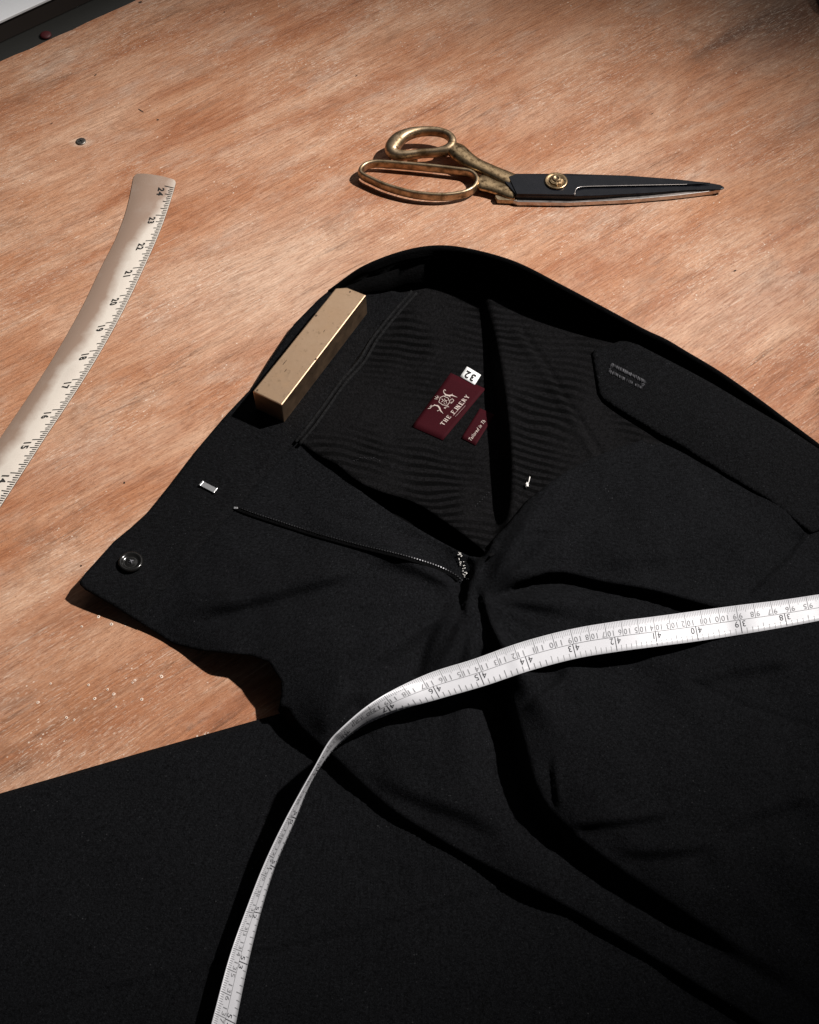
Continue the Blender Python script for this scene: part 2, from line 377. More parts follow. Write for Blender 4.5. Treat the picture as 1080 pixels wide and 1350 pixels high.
def mat_cloth(name, base=(0.0042, 0.0043, 0.0050), stripe=False, lint=0.5):
    t = NT(name)
    w1 = t.noise(t.coords((1500, 1500, 1500)), 1.0, 2, 0.6)
    w2 = t.noise(t.coords((620, 620, 620)), 1.0, 4, 0.8)
    colr = t.mix(t.ramp(w2, [(0.34, 0.0), (0.68, 1.0)]), tuple(b*0.40 for b in base), tuple(b*1.75 for b in base))
    if stripe:
        wv = t.n.new('ShaderNodeTexWave'); wv.wave_type = 'BANDS'; wv.bands_direction = 'Y'
        dn = t.n.new('ShaderNodeTexNoise'); t.link(t.coords((12, 12, 12)), dn.inputs['Vector']); dn.inputs['Scale'].default_value = 1
        cc = t.coords((1, 1, 1), rot=(0, 0, R(12)))
        vm = t.n.new('ShaderNodeVectorMath'); vm.operation = 'MULTIPLY_ADD'; t.link(dn.outputs['Color'], vm.inputs[0]); vm.inputs[1].default_value = (0.025, 0.030, 0.0); t.link(cc, vm.inputs[2])
        t.link(vm.outputs[0], wv.inputs['Vector']); wv.inputs['Scale'].default_value = 52.0; wv.inputs['Distortion'].default_value = 1.7; wv.inputs['Detail'].default_value = 3; wv.inputs['Detail Scale'].default_value = 0.6
        fade = t.ramp(t.noise(t.coords((22, 14, 10), rot=(0, 0, R(-35)), loc=(1.2, 0, 0)), 1.0, 2, 0.5), [(0.40, 0.0), (0.62, 1.0)])
        band = t.math('MULTIPLY', t.ramp(wv.outputs['Fac'], [(0.3, 0.0), (0.7, 1.0)]), fade)
        colr = t.mix(band, colr, tuple(b*0.16 for b in base))
    # lint fibres
    v = t.n.new('ShaderNodeTexVoronoi'); t.link(t.coords((330, 330, 330)), v.inputs['Vector']); v.inputs['Scale'].default_value = 1.0
    l = t.math('MULTIPLY', t.ramp(v.outputs['Distance'], [(0.07, 1.0), (0.16, 0.0)]), t.ramp(t.noise(t.coords((70, 70, 70)), 1.0, 3, 0.6), [(0.52, 0.0), (0.70, lint)]))
    colr = t.mix(l, colr, (0.060, 0.060, 0.064))
    # chalky nap
    nap = t.noise(t.coords((1250, 1250, 1250)), 1.0, 2, 0.7)
    colr = t.mix(t.ramp(nap, [(0.50, 0.0), (0.74, 0.40*lint+0.04)]), colr, (0.030, 0.034, 0.038))
    n = t.bump(w1, 0.6, 0.0006); n = t.bump(w2, 0.5, 0.0010, n)
    return t.set(Base_Color=colr, Roughness=0.85, Specular_IOR_Level=0.03, Sheen_Weight=0.004, Sheen_Roughness=0.5, Normal=n)

def mat_brass(name, base, dark, rough=0.34, patina=0.5, pscale=90.0, metal=1.0):
    t = NT(name)
    a = t.noise(t.coords((pscale,)*3), 1.0, 6, 0.65); b = t.noise(t.coords((pscale*5,)*3, loc=(3, 3, 3)), 1.0, 3, 0.6)
    colr = t.mix(t.ramp(a, [(0.42, 0.0), (0.66, patina)]), base, dark)
    colr = t.mix(t.ramp(b, [(0.60, 0.0), (0.74, patina*0.9)]), colr, tuple(d*0.45 for d in dark))
    rg = t.ramp(a, [(0.3, rough), (0.75, rough+0.22)])
    return t.set(Base_Color=colr, Metallic=metal, Roughness=rg, Normal=t.bump(b, 0.12, 0.0004))

M = {}
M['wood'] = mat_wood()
M['cloth'] = mat_cloth('black_wool')
M['band'] = mat_cloth('black_waistband_wool', (0.0038, 0.0038, 0.0043))
M['lining'] = mat_cloth('black_striped_lining', (0.0048, 0.0046, 0.0050), True, 0.15)
M['shaded_cloth'] = mat_cloth('black_shaded_cloth', (0.0018, 0.0018, 0.0020), False, 0.0)  # darkened below the wool: waistband shade put into the cloth colour
M['cord'] = mat_cloth('black_satin_cord', (0.009, 0.009, 0.0095), False, 0.0)
M['brass_bar'] = mat_brass('brushed_brass', (0.70, 0.48, 0.315), (0.46, 0.30, 0.18), 0.29, 0.5, 60.0)
M['brass_bow'] = mat_brass('worn_brass', (0.46, 0.345, 0.225), (0.13, 0.088, 0.048), 0.36, 1.0, 150.0)
M['brass_shank'] = mat_brass('pitted_brass', (0.56, 0.40, 0.23), (0.060, 0.036, 0.018), 0.26, 1.0, 300.0)
M['black_steel'] = mat_brass('black_japanned_steel', (0.0045, 0.0050, 0.0075), (0.016, 0.016, 0.019), 0.15, 0.35, 160.0, 0.0)
M['black_steel'].node_tree.nodes['Principled BSDF'].inputs['Specular IOR Level'].default_value = 0.28
M['blade_steel'] = mat_brass('ground_steel', (0.62, 0.57, 0.54), (0.30, 0.25, 0.22), 0.28, 0.6, 120.0)
M['steel'] = simple('bright_steel', (0.55, 0.55, 0.56), 0.3, 1.0)
M['screw'] = mat_brass('dull_screw', (0.20, 0.18, 0.16), (0.05, 0.04, 0.035), 0.42, 0.8, 400.0)
M['print'] = simple('black_print', (0.012, 0.012, 0.012), 0.6, 0, 0.2)
M['print_grey'] = simple('grey_print', (0.13, 0.13, 0.135), 0.6, 0, 0.2)
M['button'] = simple('black_horn', (0.008, 0.0078, 0.0075), 0.2)
M['thread'] = simple('grey_thread', (0.12, 0.12, 0.13), 0.8, 0, 0.1)
M['dark_thread'] = simple('charcoal_thread', (0.040, 0.040, 0.044), 0.8, 0, 0.1)
M['white_thread'] = simple('white_thread', (0.80, 0.78, 0.75), 0.8, 0, 0.1)
M['tooth'] = simple('gunmetal_tooth', (0.085, 0.085, 0.09), 0.4, 1.0)
M['slab'] = simple('dark_bench', (0.020, 0.020, 0.018), 0.5)
M['box_dark'] = simple('dark_box_side', (0.030, 0.022, 0.018), 0.6)
M['box_white'] = simple('white_box_top', (0.86, 0.87, 0.89), 0.55)
M['red'] = simple('red_plastic', (0.055, 0.002, 0.004), 0.6)
M['tin'] = simple('dark_tin', (0.060, 0.045, 0.038), 0.45)
def mat_label():
    t = NT('maroon_satin'); wv = t.noise(t.coords((1800, 1800, 1800)), 1.0, 2, 0.5)
    return t.set(Base_Color=t.mix(wv, (0.020, 0.0020, 0.0040), (0.038, 0.0040, 0.0070)), Roughness=0.75, Specular_IOR_Level=0.06, Normal=t.bump(wv, 0.2, 0.0003))
M['label'] = mat_label()
M['label_print'] = simple('cream_weave', (0.45, 0.37, 0.34), 0.7, 0, 0.2)
M['tag'] = simple('white_satin', (0.78, 0.78, 0.78), 0.6)
def mat_tape():
    t = NT('white_vinyl_tape'); n = t.noise(t.coords((35, 35, 35)), 1.0, 4, 0.6)
    return t.set(Base_Color=t.mix(n, (0.57, 0.57, 0.60), (0.66, 0.66, 0.69)), Roughness=0.36, Specular_IOR_Level=0.5, Normal=t.bump(t.noise(t.coords((900, 900, 900)), 1.0, 2, 0.5), 0.1, 0.0002))
M['tape'] = mat_tape()
M['print_grey'].node_tree.nodes['Principled BSDF'].inputs['Base Color'].default_value = (0.23, 0.23, 0.24, 1)

# ------------------------------------------------------------------ table
def structure(o): o['kind'] = 'structure'; return o
e0, e1 = U1(0, 80), U1(178, 0)
ed = (e1-e0).normalized(); ang = math.atan2(ed.y, ed.x); en = Vector((-ed.y, ed.x, 0))      # en points away from the camera
bench = meshobj('bench', *boxvf((0, 0.1, -0.033), (ed.x, ed.y, 0), (en.x, en.y, 0), (0, 0, 1), 1.5, 1.1, 0.020), M['slab'], None, False); structure(bench)
# plywood sheet: local x along its back edge
L0 = e0
bx0, bx1, by0, by1, th = -0.75, 1.25, -1.35, 0.0, 0.0125
V = []; F = []
nx = 160
random.seed(3)
edge = []
for i in range(nx+1):
    x = bx0+(bx1-bx0)*i/nx
    edge.append((x, by1-abs(random.gauss(0, 0.0005))-(0.0012 if random.random() < 0.06 else 0)))
for (x, y) in edge: V += [(x, y-0.0006, 0), (x, y, -0.0010), (x, y, -th), (x, by0, 0), (x, by0, -th)]
for i in range(nx):
    a, b = i*5, (i+1)*5
    F += [(a+3, b+3, b, a), (a, b, b+1, a+1), (a+1, b+1, b+2, a+2), (a+2, b+2, b+4, a+4), (a+4, b+4, b+3, a+3)]
F += [(0, 1, 2, 4, 3), tuple(nx*5+k for k in (3, 4, 2, 1, 0))]
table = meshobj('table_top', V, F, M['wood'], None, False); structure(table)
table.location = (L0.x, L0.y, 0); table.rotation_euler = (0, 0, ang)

# countersunk screw
def lathe(prof, n=24):
    V = []; F = []
    for (r, z) in prof:
        for k in range(n): V.append((r*math.cos(2*math.pi*k/n), r*math.sin(2*math.pi*k/n), z))
    for i in range(len(prof)-1):
        for k in range(n): F.append((i*n+k, i*n+(k+1) % n, (i+1)*n+(k+1) % n, (i+1)*n+k))
    F.append(tuple(range(n))[::-1]); F.append(tuple((len(prof)-1)*n+k for k in range(n)))
    return V, F
sp = U1(107, 187)
v, f = lathe([(0.0036, 0.0001), (0.0036, 0.0007), (0.0031, 0.0010), (0.0012, 0.0010)])
sc = meshobj('screw', [(a+sp.x, b+sp.y, c) for a, b, c in v], f, M['screw'], table, False)
pr = []
for a in (0.6, 0.6+math.pi/2):
    pr.append(boxvf((sp.x, sp.y, 0.00102), (math.cos(a), math.sin(a), 0), (-math.sin(a), math.cos(a), 0), (0, 0, 1), 0.0022, 0.00045, 0.00006))
meshobj('cross_recess', *merge(pr), simple('recess_black', (0.005, 0.005, 0.005), 0.9), sc, False)
# nail pits / splinters in the sheet
M['pit'] = simple('dark_pit', (0.03, 0.016, 0.010), 0.9)
for (px, py, a, l, w) in [(186, 146, -0.7, 0.0030, 0.0005), (208, 158, 0.4, 0.0010, 0.0007), (164, 629+8, 0, 0.0006, 0.0006), (185, 3, 0.5, 0.0016, 0.0010), (296, 16, 0.8, 0.0008, 0.0005), (969, 357, 0.6, 0.0013, 0.0006),
                          (126, 99, 0.9, 0.0014, 0.0005), (68, 163, 0.7, 0.0013, 0.0004), (470, 100, 0.8, 0.0012, 0.0004), (107, 746, 0, 0.0006, 0.0006), (164, 636, 0.2, 0.0005, 0.0005), (860, 150, 0.7, 0.0016, 0.0003)]:
    c = U1(px, py); n = 10
    pv = [(c.x+math.cos(a)*l*math.cos(2*math.pi*k/n)-math.sin(a)*w*math.sin(2*math.pi*k/n), c.y+math.sin(a)*l*math.cos(2*math.pi*k/n)+math.cos(a)*w*math.sin(2*math.pi*k/n), 0.00015) for k in range(n)]
    meshobj('pit', pv, [tuple(range(n))], M['pit'], table, False)

# old pin holes with a raised pale rim, thick at the lower left
M['rim_pale'] = simple('bruised_fibre', (0.70, 0.56, 0.46), 0.8)
rp_ = random.Random(21)
for (px, py) in [(67, 901), (117, 903), (142, 909), (150, 915), (213, 892), (125, 921), (153, 932), (175, 900), (187, 922), (50, 926), (98, 949), (130, 813), (147, 823), (108, 826), (88, 946), (178, 897)]:
    c = U1(px, py); n = 9; r1 = rp_.uniform(0.0006, 0.0011); ro = rp_.uniform(0, 6)
    pts = lambda r, z: [(c.x+r*rp_.uniform(0.8, 1.2)*math.cos(ro+2*math.pi*k/n), c.y+r*rp_.uniform(0.8, 1.2)*math.sin(ro+2*math.pi*k/n), z) for k in range(n)]
    V = pts(r1, 0.00008)+pts(r1*0.72, 0.00032)+pts(r1*0.42, 0.00022)
    F = [(i*n+k, i*n+(k+1) % n, (i+1)*n+(k+1) % n, (i+1)*n+k) for i in range(2) for k in range(n)]
    ph = meshobj('pin_hole', V, F, M['rim_pale'], table, True)
    if rp_.random() < 0.7: meshobj('hole', V[2*n:], [tuple(range(n))], M['pit'], ph, False)

# ------------------------------------------------------------------ things cut by the frame
bz = -0.013
# white-topped box behind the sheet's edge
q0 = U1(0, 28, 7.0); q1 = U1(61, 0, 7.0)
bd = (q1-q0).normalized(); bn = Vector((-bd.y, bd.x, 0)); mid = q0-bd*0.25
box = thing('flat_box', 'white topped flat box with dark sides at the back left corner', 'box', (mid.x, mid.y, bz))
cx = mid+bd*0.12+bn*0.12
meshobj('body', *boxvf((cx.x, cx.y, (bz+0.0045)/2), (bd.x, bd.y, 0), (bn.x, bn.y, 0), (0, 0, 1), 0.33, 0.1185, (0.0045-bz)/2), M['box_dark'], box, False, bevel=0.001)
meshobj('lid', *boxvf((cx.x, cx.y, 0.0059), (bd.x, bd.y, 0), (bn.x, bn.y, 0), (0, 0, 1), 0.332, 0.1200, 0.0012), M['box_white'], box, False, bevel=0.0005)
rp = U1(60, 45, -11)
v, f = lathe([(0.0042, 0), (0.0046, 0.0006), (0.0044, 0.0016), (0.0030, 0.0022), (0.0006, 0.0023)])
rb = meshobj('red_button', [(a, b, c) for a, b, c in v], f, M['red'], None, True); rb.location = (rp.x, rp.y, bz+0.0001)
rb['label'] = 'small round red disc in the dark gap behind the wooden sheet'; rb['category'] = 'button'
tp = U1(1123, 0)
v, f = lathe([(0.0270, 0), (0.0285, 0.0012), (0.0285, 0.010), (0.0275, 0.0112), (0.0262, 0.0112), (0.0255, 0.0095), (0.0030, 0.0098)], 48)
tn = meshobj('round_tin', v, f, M['tin'], None, False, bevel=0); tn.location = (tp.x, tp.y, 0.0002)
tn['label'] = 'dark round tin just entering the top right corner'; tn['category'] = 'tin'

# ------------------------------------------------------------------ trousers
tb = U1(620, 760)
TR = thing('trousers', 'black wool trousers lying open at the fly across the wooden table', 'trousers', (tb.x, tb.y, 0))

body = Field([
    # waistband strip on the left, flat on the table
    (440, 375, 9), (388, 428, 5), (335, 510, 3.2), (262, 590, 3), (193, 677, 3.5), (150, 715, 5.5), (105, 768, 11), (120, 745, 9.5),
    (480, 410, 5), (430, 480, 4.5), (370, 560, 4.5), (300, 630, 5), (240, 700, 6), (175, 745, 7.5), (540, 385, 6),
    (150, 797, 8), (190, 822, 4.5), (228, 848, 2.6), (262, 857, 8), (305, 861, 17), (330, 862, 18), (354, 872, 21), (371, 900, 20), (367, 935, 17),
    (240, 780, 9), (300, 780, 13), (330, 830, 17), (350, 720, 9), (400, 640, 6), (392, 582, 5.5),
    (445, 618, 6), (480, 652, 7), (520, 680, 9), (560, 702, 12), (600, 725, 14), (470, 715, 12), (600, 765, 16), (420, 760, 18),
    (400, 850, 24), (480, 880, 26), (520, 800, 21), (600, 830, 22), (430, 940, 24),
    (395, 953, 17), (440, 985, 16), (520, 1056, 16), (640, 1126, 16), (760, 1187, 15), (900, 1268, 15), (1060, 1366, 13), (1160, 1430, 12),
    (520, 980, 22), (590, 1040, 19), (600, 930, 24),
    (668, 900, 33), (700, 970, 35), (728, 1050, 34), (786, 1106, 28), (886, 1172, 23), (990, 1236, 19), (1090, 1296, 16), (1180, 1350, 14),
    (800, 900, 33), (850, 1000, 34), (960, 1000, 31), (1080, 1000, 27), (1080, 1150, 26), (950, 1120, 29), (1180, 950, 22), (1180, 1200, 22),
    (650, 716, 26), (690, 670, 25), (750, 630, 23), (800, 612, 22), (860, 592, 20), (900, 575, 21), (955, 618, 22.8), (1012, 655, 22.8), (1062, 695, 21), (1080, 640, 18), (1180, 700, 17), (1180, 600, 16),
    (760, 700, 28), (860, 680, 28), (950, 720, 27), (680, 740, 29), (760, 840, 31), (900, 820, 30), (1020, 800, 25), (1100, 800, 22), (660, 800, 27),
])
# big folds
body.fold([(660, 840), (672, 900), (692, 970), (716, 1048), (770, 1106), (868, 1176), (970, 1240), (1080, 1308), (1180, 1366)], 21, 24, 46, 0, 30, (0.10, 1.0))
body.fold([(380, 925), (395, 955), (437, 992), (520, 1066), (640, 1138), (760, 1200), (900, 1284), (1060, 1384), (1160, 1445)], 22, 24, 200, 0, 30, (0.02, 0.02))
# hollow under the right front
body.fold([(985, 800), (930, 795), (860, 776), (790, 764), (735, 752), (690, 762), (645, 782), (632, 798)], 10.5, 12, 24, 2.0, 16, (0.2, 0.2), -1)
# overlap of the right front on the fly end
body.fold([(652, 716), (634, 742), (621, 766), (615, 800), (618, 822)], 9, 7, 20, 1.5, 10, (0.02, 0.35), 1)
body.fold([(636, 770), (640, 800), (650, 828), (660, 856)], 5, 6, 12, 1.5, 8, (0.3, 0.3), 1)
# soft folds of the left front
body.fold([(540, 728), (430, 756), (330, 784), (226, 806)], 6, 22, 26, 2.5, 24, (0.35, 0.25), -1)
body.fold([(600, 800), (520, 815), (420, 850), (352, 880)], 3, 25, 40, 1.5, 30, (0.35, 0.3), -1)
body.fold([(470, 900), (440, 935), (420, 975)], 4, 20, 30, 2.0, 18, (0.3, 0.3), -1)
body.fold([(612, 795), (585, 830), (566, 880), (560, 925)], 4.5, 16, 26, 2.0, 16, (0.2, 0.4), 1)
body.fold([(655, 860), (640, 880), (628, 905)], 3, 10, 16, 1.0, 10, (0.3, 0.3), 1)
body.fold([(1000, 690), (900, 720), (800, 735), (700, 728)], 3.0, 30, 50, 1.5, 30, (0.4, 0.3), -1)
body.fold([(560, 772), (500, 790), (440, 800), (380, 822)], 3.5, 16, 22, 1.6, 18, (0.3, 0.4), -1)
body.fold([(1070, 860), (960, 880), (860, 905)], 3.0, 20, 30, 1.5, 22, (0.3, 0.4), -1)
body.fold([(1085, 1040), (1000, 1062), (930, 1100)], 3.0, 24, 34, 1.5, 24, (0.2, 0.5), -1)
body.fold([(470, 1000), (540, 1040), (620, 1070), (690, 1108)], 2.5, 20, 26, 1.5, 20, (0.4, 0.4), 1)
body.groove([(600, 690+40), (540, 707), (470, 688), (400, 660)], 1.2, 5)
# right side creases
body.fold([(756, 886), (720, 912), (682, 940)], 5, 6, 12, 1.2, 10, (0.25, 0.45), 1)
body.fold([(734, 990), (731, 1012), (735, 1040), (739, 1076)], 2.4, 6, 12, 0.8, 8, (0.3, 0.3), 1)
body.fold([(920, 1058), (840, 1075), (742, 1086)], 3.0, 14, 22, 1.2, 12, (0.5, 0.15), -1)
body.fold([(960, 1105), (880, 1118), (800, 1118)], 2.5, 16, 24, 1.0, 14, (0.4, 0.3), -1)
body.groove([(895, 890), (960, 922), (1020, 944), (1085, 962)], 1.4, 3.5)
body.fold([(1072, 700), (1040, 738), (1005, 772), (975, 802)], 5, 7, 20, 1.2, 10, (0.2, 0.35), 1)
body.groove([(872, 600), (795, 617), (747, 635), (705, 668)], 0.9, 2.5)
body.groove([(690, 706), (745, 701)], 1.6, 3.0, (0.3, 0.5))
body.groove([(395, 575), (335, 640), (262, 722), (196, 800)], 1.5, 3.0, (0.02, 0.05))

_ph = np.random.RandomState(4).uniform(0, 6.28, (14, 3))
def ripple(x, y):
    """small drape: folds fanning out from the end of the fly, plus an all-over rumple"""
    x = np.asarray(x, float); y = np.asarray(y, float); h = np.zeros(x.shape)
    dx, dy = x-628, y-790; r = np.hypot(dx, dy); th = np.arctan2(dy, dx)
    fan = np.sin(7*th+0.6+r/190.0)*0.9+np.sin(12*th+2.1-r/150.0)*0.55+np.sin(19*th+r/110.0)*0.3
    h += fan*2.9*np.exp(-((r-120)/120.0)**2)*sstep((r-18)/45)
    for i, (lx, ly, a) in enumerate([(170, 60, 0.55), (60, 150, 0.45), (95, 40, 0.4), (240, 110, 0.7), (48, 70, 0.22), (33, 52, 0.14), (70, 24, 0.14), (22, 40, 0.08)]):
        rot = 0.45+0.35*i; u = x*math.cos(rot)+y*math.sin(rot); v = -x*math.sin(rot)+y*math.cos(rot)
        h += 1.6*a*np.sin(u/lx*3.1+_ph[i, 0]+0.9*np.sin(v/ly*1.7+_ph[i, 1]))*np.sin(v/ly*2.2+_ph[i, 2])
    flat = sstep((x+y-860)/160.0)                 # the waistband at the left lies flat
    de, _ = polydist(x, y, [(150, 798), (228, 848), (262, 857), (305, 861), (354, 872), (371, 898), (367, 937)])
    return h*flat*sstep((np.abs(de)-8)/70.0)
_b0 = body.t
body.t = lambda x, y: _b0(x, y)+ripple(x, y)
hb = lambda x, y: body(x, y)
step = 4.5
panel = [(190, 800), (262, 719), (335, 637), (392, 577), (420, 598), (445, 616), (480, 651), (520, 679), (560, 702), (590, 719), (618, 733), (634, 735), (640, 728), (650, 712), (668, 692), (693, 661), (720, 640), (747, 621), (787, 601), (815, 590), (840, 582), (852, 575), (868, 577),
         (880, 586), (893, 576), (953, 612), (1013, 647), (1066, 688), (1080, 682), (1180, 620), (1180, 1450), (1150, 1466), (1055, 1408), (890, 1306), (750, 1222), (630, 1160), (508, 1086), (424, 1010), (388, 972), (367, 937), (371, 915), (371, 898), (354, 872), (330, 863), (305, 861), (262, 857), (228, 848), (188, 822)]
sheet('front_panel', panel, hb, step, M['cloth'], TR, 0.0009)
# left leg folded flat, seen at the bottom left
def legh(x, y):
    edge_d, _ = polydist(np.asarray(x, float), np.asarray(y, float), [(-90, 1071), (0, 1045), (190, 990), (375, 938), (520, 896)])
    h = 4.2*np.sqrt(np.clip(edge_d/9.0, 0, 1))+0.6
    h = h+0.8*np.sin(np.asarray(x)/95.0+np.asarray(y)/140.0)*sstep(edge_d/60)
    d, _ = polydist(np.asarray(x, float), np.asarray(y, float), [(-60, 1364), (0, 1346), (120, 1312), (270, 1277), (400, 1244), (500, 1220), (620, 1184), (760, 1150)])
    x_ = np.asarray(x, float); y_ = np.asarray(y, float); q = sstep(edge_d/50)
    h = h+q*(0.5*np.sin(x_/31+y_/80+1.2*np.sin(y_/66))+0.35*np.sin(y_/27-x_/90+np.sin(x_/52))+0.9*np.sin((x_+1.6*y_)/150+0.8*np.sin(x_/110)))
    return h-1.1*np.exp(-(d/3.0)**2)+0.7*np.exp(-((d+9)/7.0)**2)
sheet('leg_panel', [(-90, 1072), (0, 1046), (190, 991), (375, 939), (520, 897), (620, 1000), (760, 1120), (1000, 1260), (1180, 1360), (1180, 1460), (-90, 1460)], legh, 6, M['cloth'], TR, 0.0004)
# seat panel underneath everything
sheet('seat_panel', [(470, 400), (560, 395), (700, 420), (860, 510), (1000, 590), (1150, 690), (1170, 1000), (800, 1050), (520, 980), (420, 900), (400, 800), (300, 760), (260, 740), (400, 560)], lambda x, y: np.full(np.shape(x), 1.6), 14, M['shaded_cloth'], TR, 0.0004)

# left waistband, one thickness up
wb = [(443, 375.5), (420, 394.5), (388, 427), (360, 468), (335, 508), (300, 545), (262, 590), (230, 632), (206, 662), (193, 677), (172, 696), (150, 714), (125, 742), (112, 756), (105, 768), (112, 775), (150, 798), (188, 822), (200, 797), (264, 722), (337, 640), (397, 575), (432, 528), (482, 458), (542, 389), (520, 384), (480, 378)]
hw = lambda x, y: body(x, y)+0.3+1.2*sstep((822-np.asarray(y, float))/50.0)
sheet('waistband', wb, hw, step, M['band'], TR, 0.0024)

# lining of the opened back
lin = Field([(392, 582, 5.5), (430, 530, 5.5), (490, 450, 5.5), (541, 385, 6), (445, 612, 10), (480, 640, 11.5), (540, 660, 12.5), (585, 685, 14), (640, 725, 17),
             (480, 560, 7.5), (540, 480, 7), (600, 420, 8), (560, 560, 7.5), (600, 620, 8.5), (600, 520, 7.5), (630, 600, 9), (640, 690, 14), (520, 610, 10),
             (700, 420, 8), (720, 520, 7), (700, 620, 9), (760, 480, 7.5), (800, 560, 7), (850, 590, 8), (760, 610, 9), (680, 690, 12), (800, 450, 10), (880, 500, 9), (900, 560, 8), (640, 400, 8)])
RID = resample([(630, 384), (645, 450), (658, 540), (664, 620), (660, 680), (650, 718)], 10)[:, :2]
def hl(x, y):
    x = np.asarray(x, float); y = np.asarray(y, float)
    h = lin(x, y); d, t = polydist(x, y, RID)          # walking down: right hand side of the screen = -d
    r = -d
    h = h+(8+10*sstep(t/0.4))*sstep((r+6)/20)*(0.62+0.38*np.exp(-np.maximum(r-14, 0)/60.0))*(1-0.55*sstep((t-0.75)/0.25))
    d2, t2 = polydist(x, y, [(688, 436), (720, 480), (750, 530), (795, 604)]); h = h-1.6*np.exp(-(d2/3)**2)+1.4*np.exp(-((d2-8)/6)**2)
    d3, t3 = polydist(x, y, [(560, 395), (520, 470), (470, 560), (440, 620)]); h = h+1.0*np.exp(-(d3/14)**2)
    d4, t4 = polydist(x, y, [(590, 440), (560, 530), (500, 600)]); h = h-0.8*np.exp(-(d4/9)**2)
    rp = 0.35*np.sin(x/23.0+y/61.0+1.3*np.sin(y/47.0))+0.45*np.sin(y/31.0-x/70.0+0.8*np.sin(x/37.0))
    return h+rp*sstep((x-400)/60.0)
RIM = [(434, 382, 10.0), (444, 374.5, 13.5), (480, 350, 27), (530, 331, 34), (575, 323.5, 36), (620, 328, 37), (680, 345, 41), (740, 375, 41), (800, 407, 37), (850, 434, 32), (878, 447, 29), (905, 463, 26.5), (950, 490, 25), (1000, 525, 23), (1040, 555, 21), (1080, 585, 19), (1150, 640, 16)]
rim = resample(RIM, 5)
lint_top = [(x, y+(h-8)*1.28+2) for x, y, h in RIM[3:-3]]
lpoly = [(392, 580), (432, 526), (482, 456), (500, 432)]+lint_top+[(960, 560), (900, 600), (830, 615), (760, 650), (700, 690), (665, 722), (645, 735), (636, 724), (612, 705), (585, 686), (560, 669), (540, 659), (505, 649), (480, 639), (462, 627), (445, 612), (420, 600)]
sheet('lining', lpoly, hl, 4.0, M['lining'], TR, 0.0007)

# back waistband standing up behind the opening
def rim_strip():
    W = U(rim[:, 0], rim[:, 1], rim[:, 2]); n = len(W); V = []; F = []; G = []
    fr = frames(W*[1, 1, 0], False)
    prof = [(-0.004, None, 0.0012), (-0.0012, 0.5, None), (-0.0002, -0.0012, None), (0.0006, 0.0, None), (0.0016, -0.0002, None), (0.0026, -0.0014, None), (0.0027, -0.0040, None), (0.0032, -0.0046, None), (0.0030, -0.0056, None), (0.0034, -0.012, None), (0.0042, 0.4, None), (0.0065, 0.75, None), (0.0095, None, 0.0055)]
    m = len(prof)
    for i in range(n):
        inward = fr[i][1]
        if inward[1] > 0: inward = -inward
        h = W[i][2]
        for (a, dz, z) in prof:
            if z is None: zz = h+dz if dz <= 0 else h*(1-dz)+0.0055*dz
            else: zz = z
            wob = 0.0006*math.sin(i*0.21+a*900)+0.0005*math.sin(i*0.53)
            V.append((W[i][0]+inward[0]*(a+(wob if a > 0.003 else 0)), W[i][1]+inward[1]*(a+(wob if a > 0.003 else 0)), max(zz, 0.0008)))
    for i in range(n-1):
        for k in range(m-1): F.append((i*m+k, i*m+k+1, (i+1)*m+k+1, (i+1)*m+k))
    return V, F
meshobj('back_waistband', *rim_strip(), M['shaded_cloth'], TR, True, 0.0006, 1)

# right waistband with the pointed button tab
tabpoly = [(780, 466), (784, 461), (822, 448), (829, 448), (870, 469), (905, 487), (940, 506), (975, 527), (1035, 562), (1080, 592), (1180, 665), (1180, 640+70), (1085, 697), (1069, 703), (1013, 659), (953, 624), (893, 586), (870, 574), (829, 549), (796, 528), (789, 518), (784, 490)]
tabF = TPS([(780, 466, 21), (827, 448, 24), (789, 520, 21), (829, 549, 22), (893, 586, 23.2), (905, 487, 25), (953, 624, 24.2), (1013, 659, 24.2), (1069, 703, 22.4), (975, 527, 25), (1080, 592, 21), (1180, 665, 18), (1180, 710, 19), (860, 510, 25), (980, 590, 27), (930, 550, 27)])
def ht(x, y):
    x = np.asarray(x, float); y = np.asarray(y, float)
    d, _ = polydist(x, y, tabpoly+tabpoly[:1])
    h = tabF(x, y)-0.9*np.exp(-(np.abs(d)/2.5)**2)
    d2, _ = polydist(x, y, [(890, 581), (953, 619), (1013, 654), (1068, 697)])
    return h
sheet('waistband_tab', tabpoly, ht, 4.0, M['band'], TR, 0.0026)

# piping cords at the lining's edge
pp = [(543, 384), (516, 414), (492, 446), (473, 476), (449, 503), (428, 534), (408, 560), (389, 583)]
for off in (0, 7):
    q = resample([(x+off*0.86+0.8*math.sin(i*2.1+off), y+off*0.35) for i, (x, y) in enumerate(pp)], 4)
    z = np.maximum(body(q[:, 0], q[:, 1])+1.5, hl(q[:, 0], q[:, 1]))+0.9
    meshobj('piping', *sweep(U(q[:, 0], q[:, 1], z), circ(0.00105, 8)), M['cord'], TR)

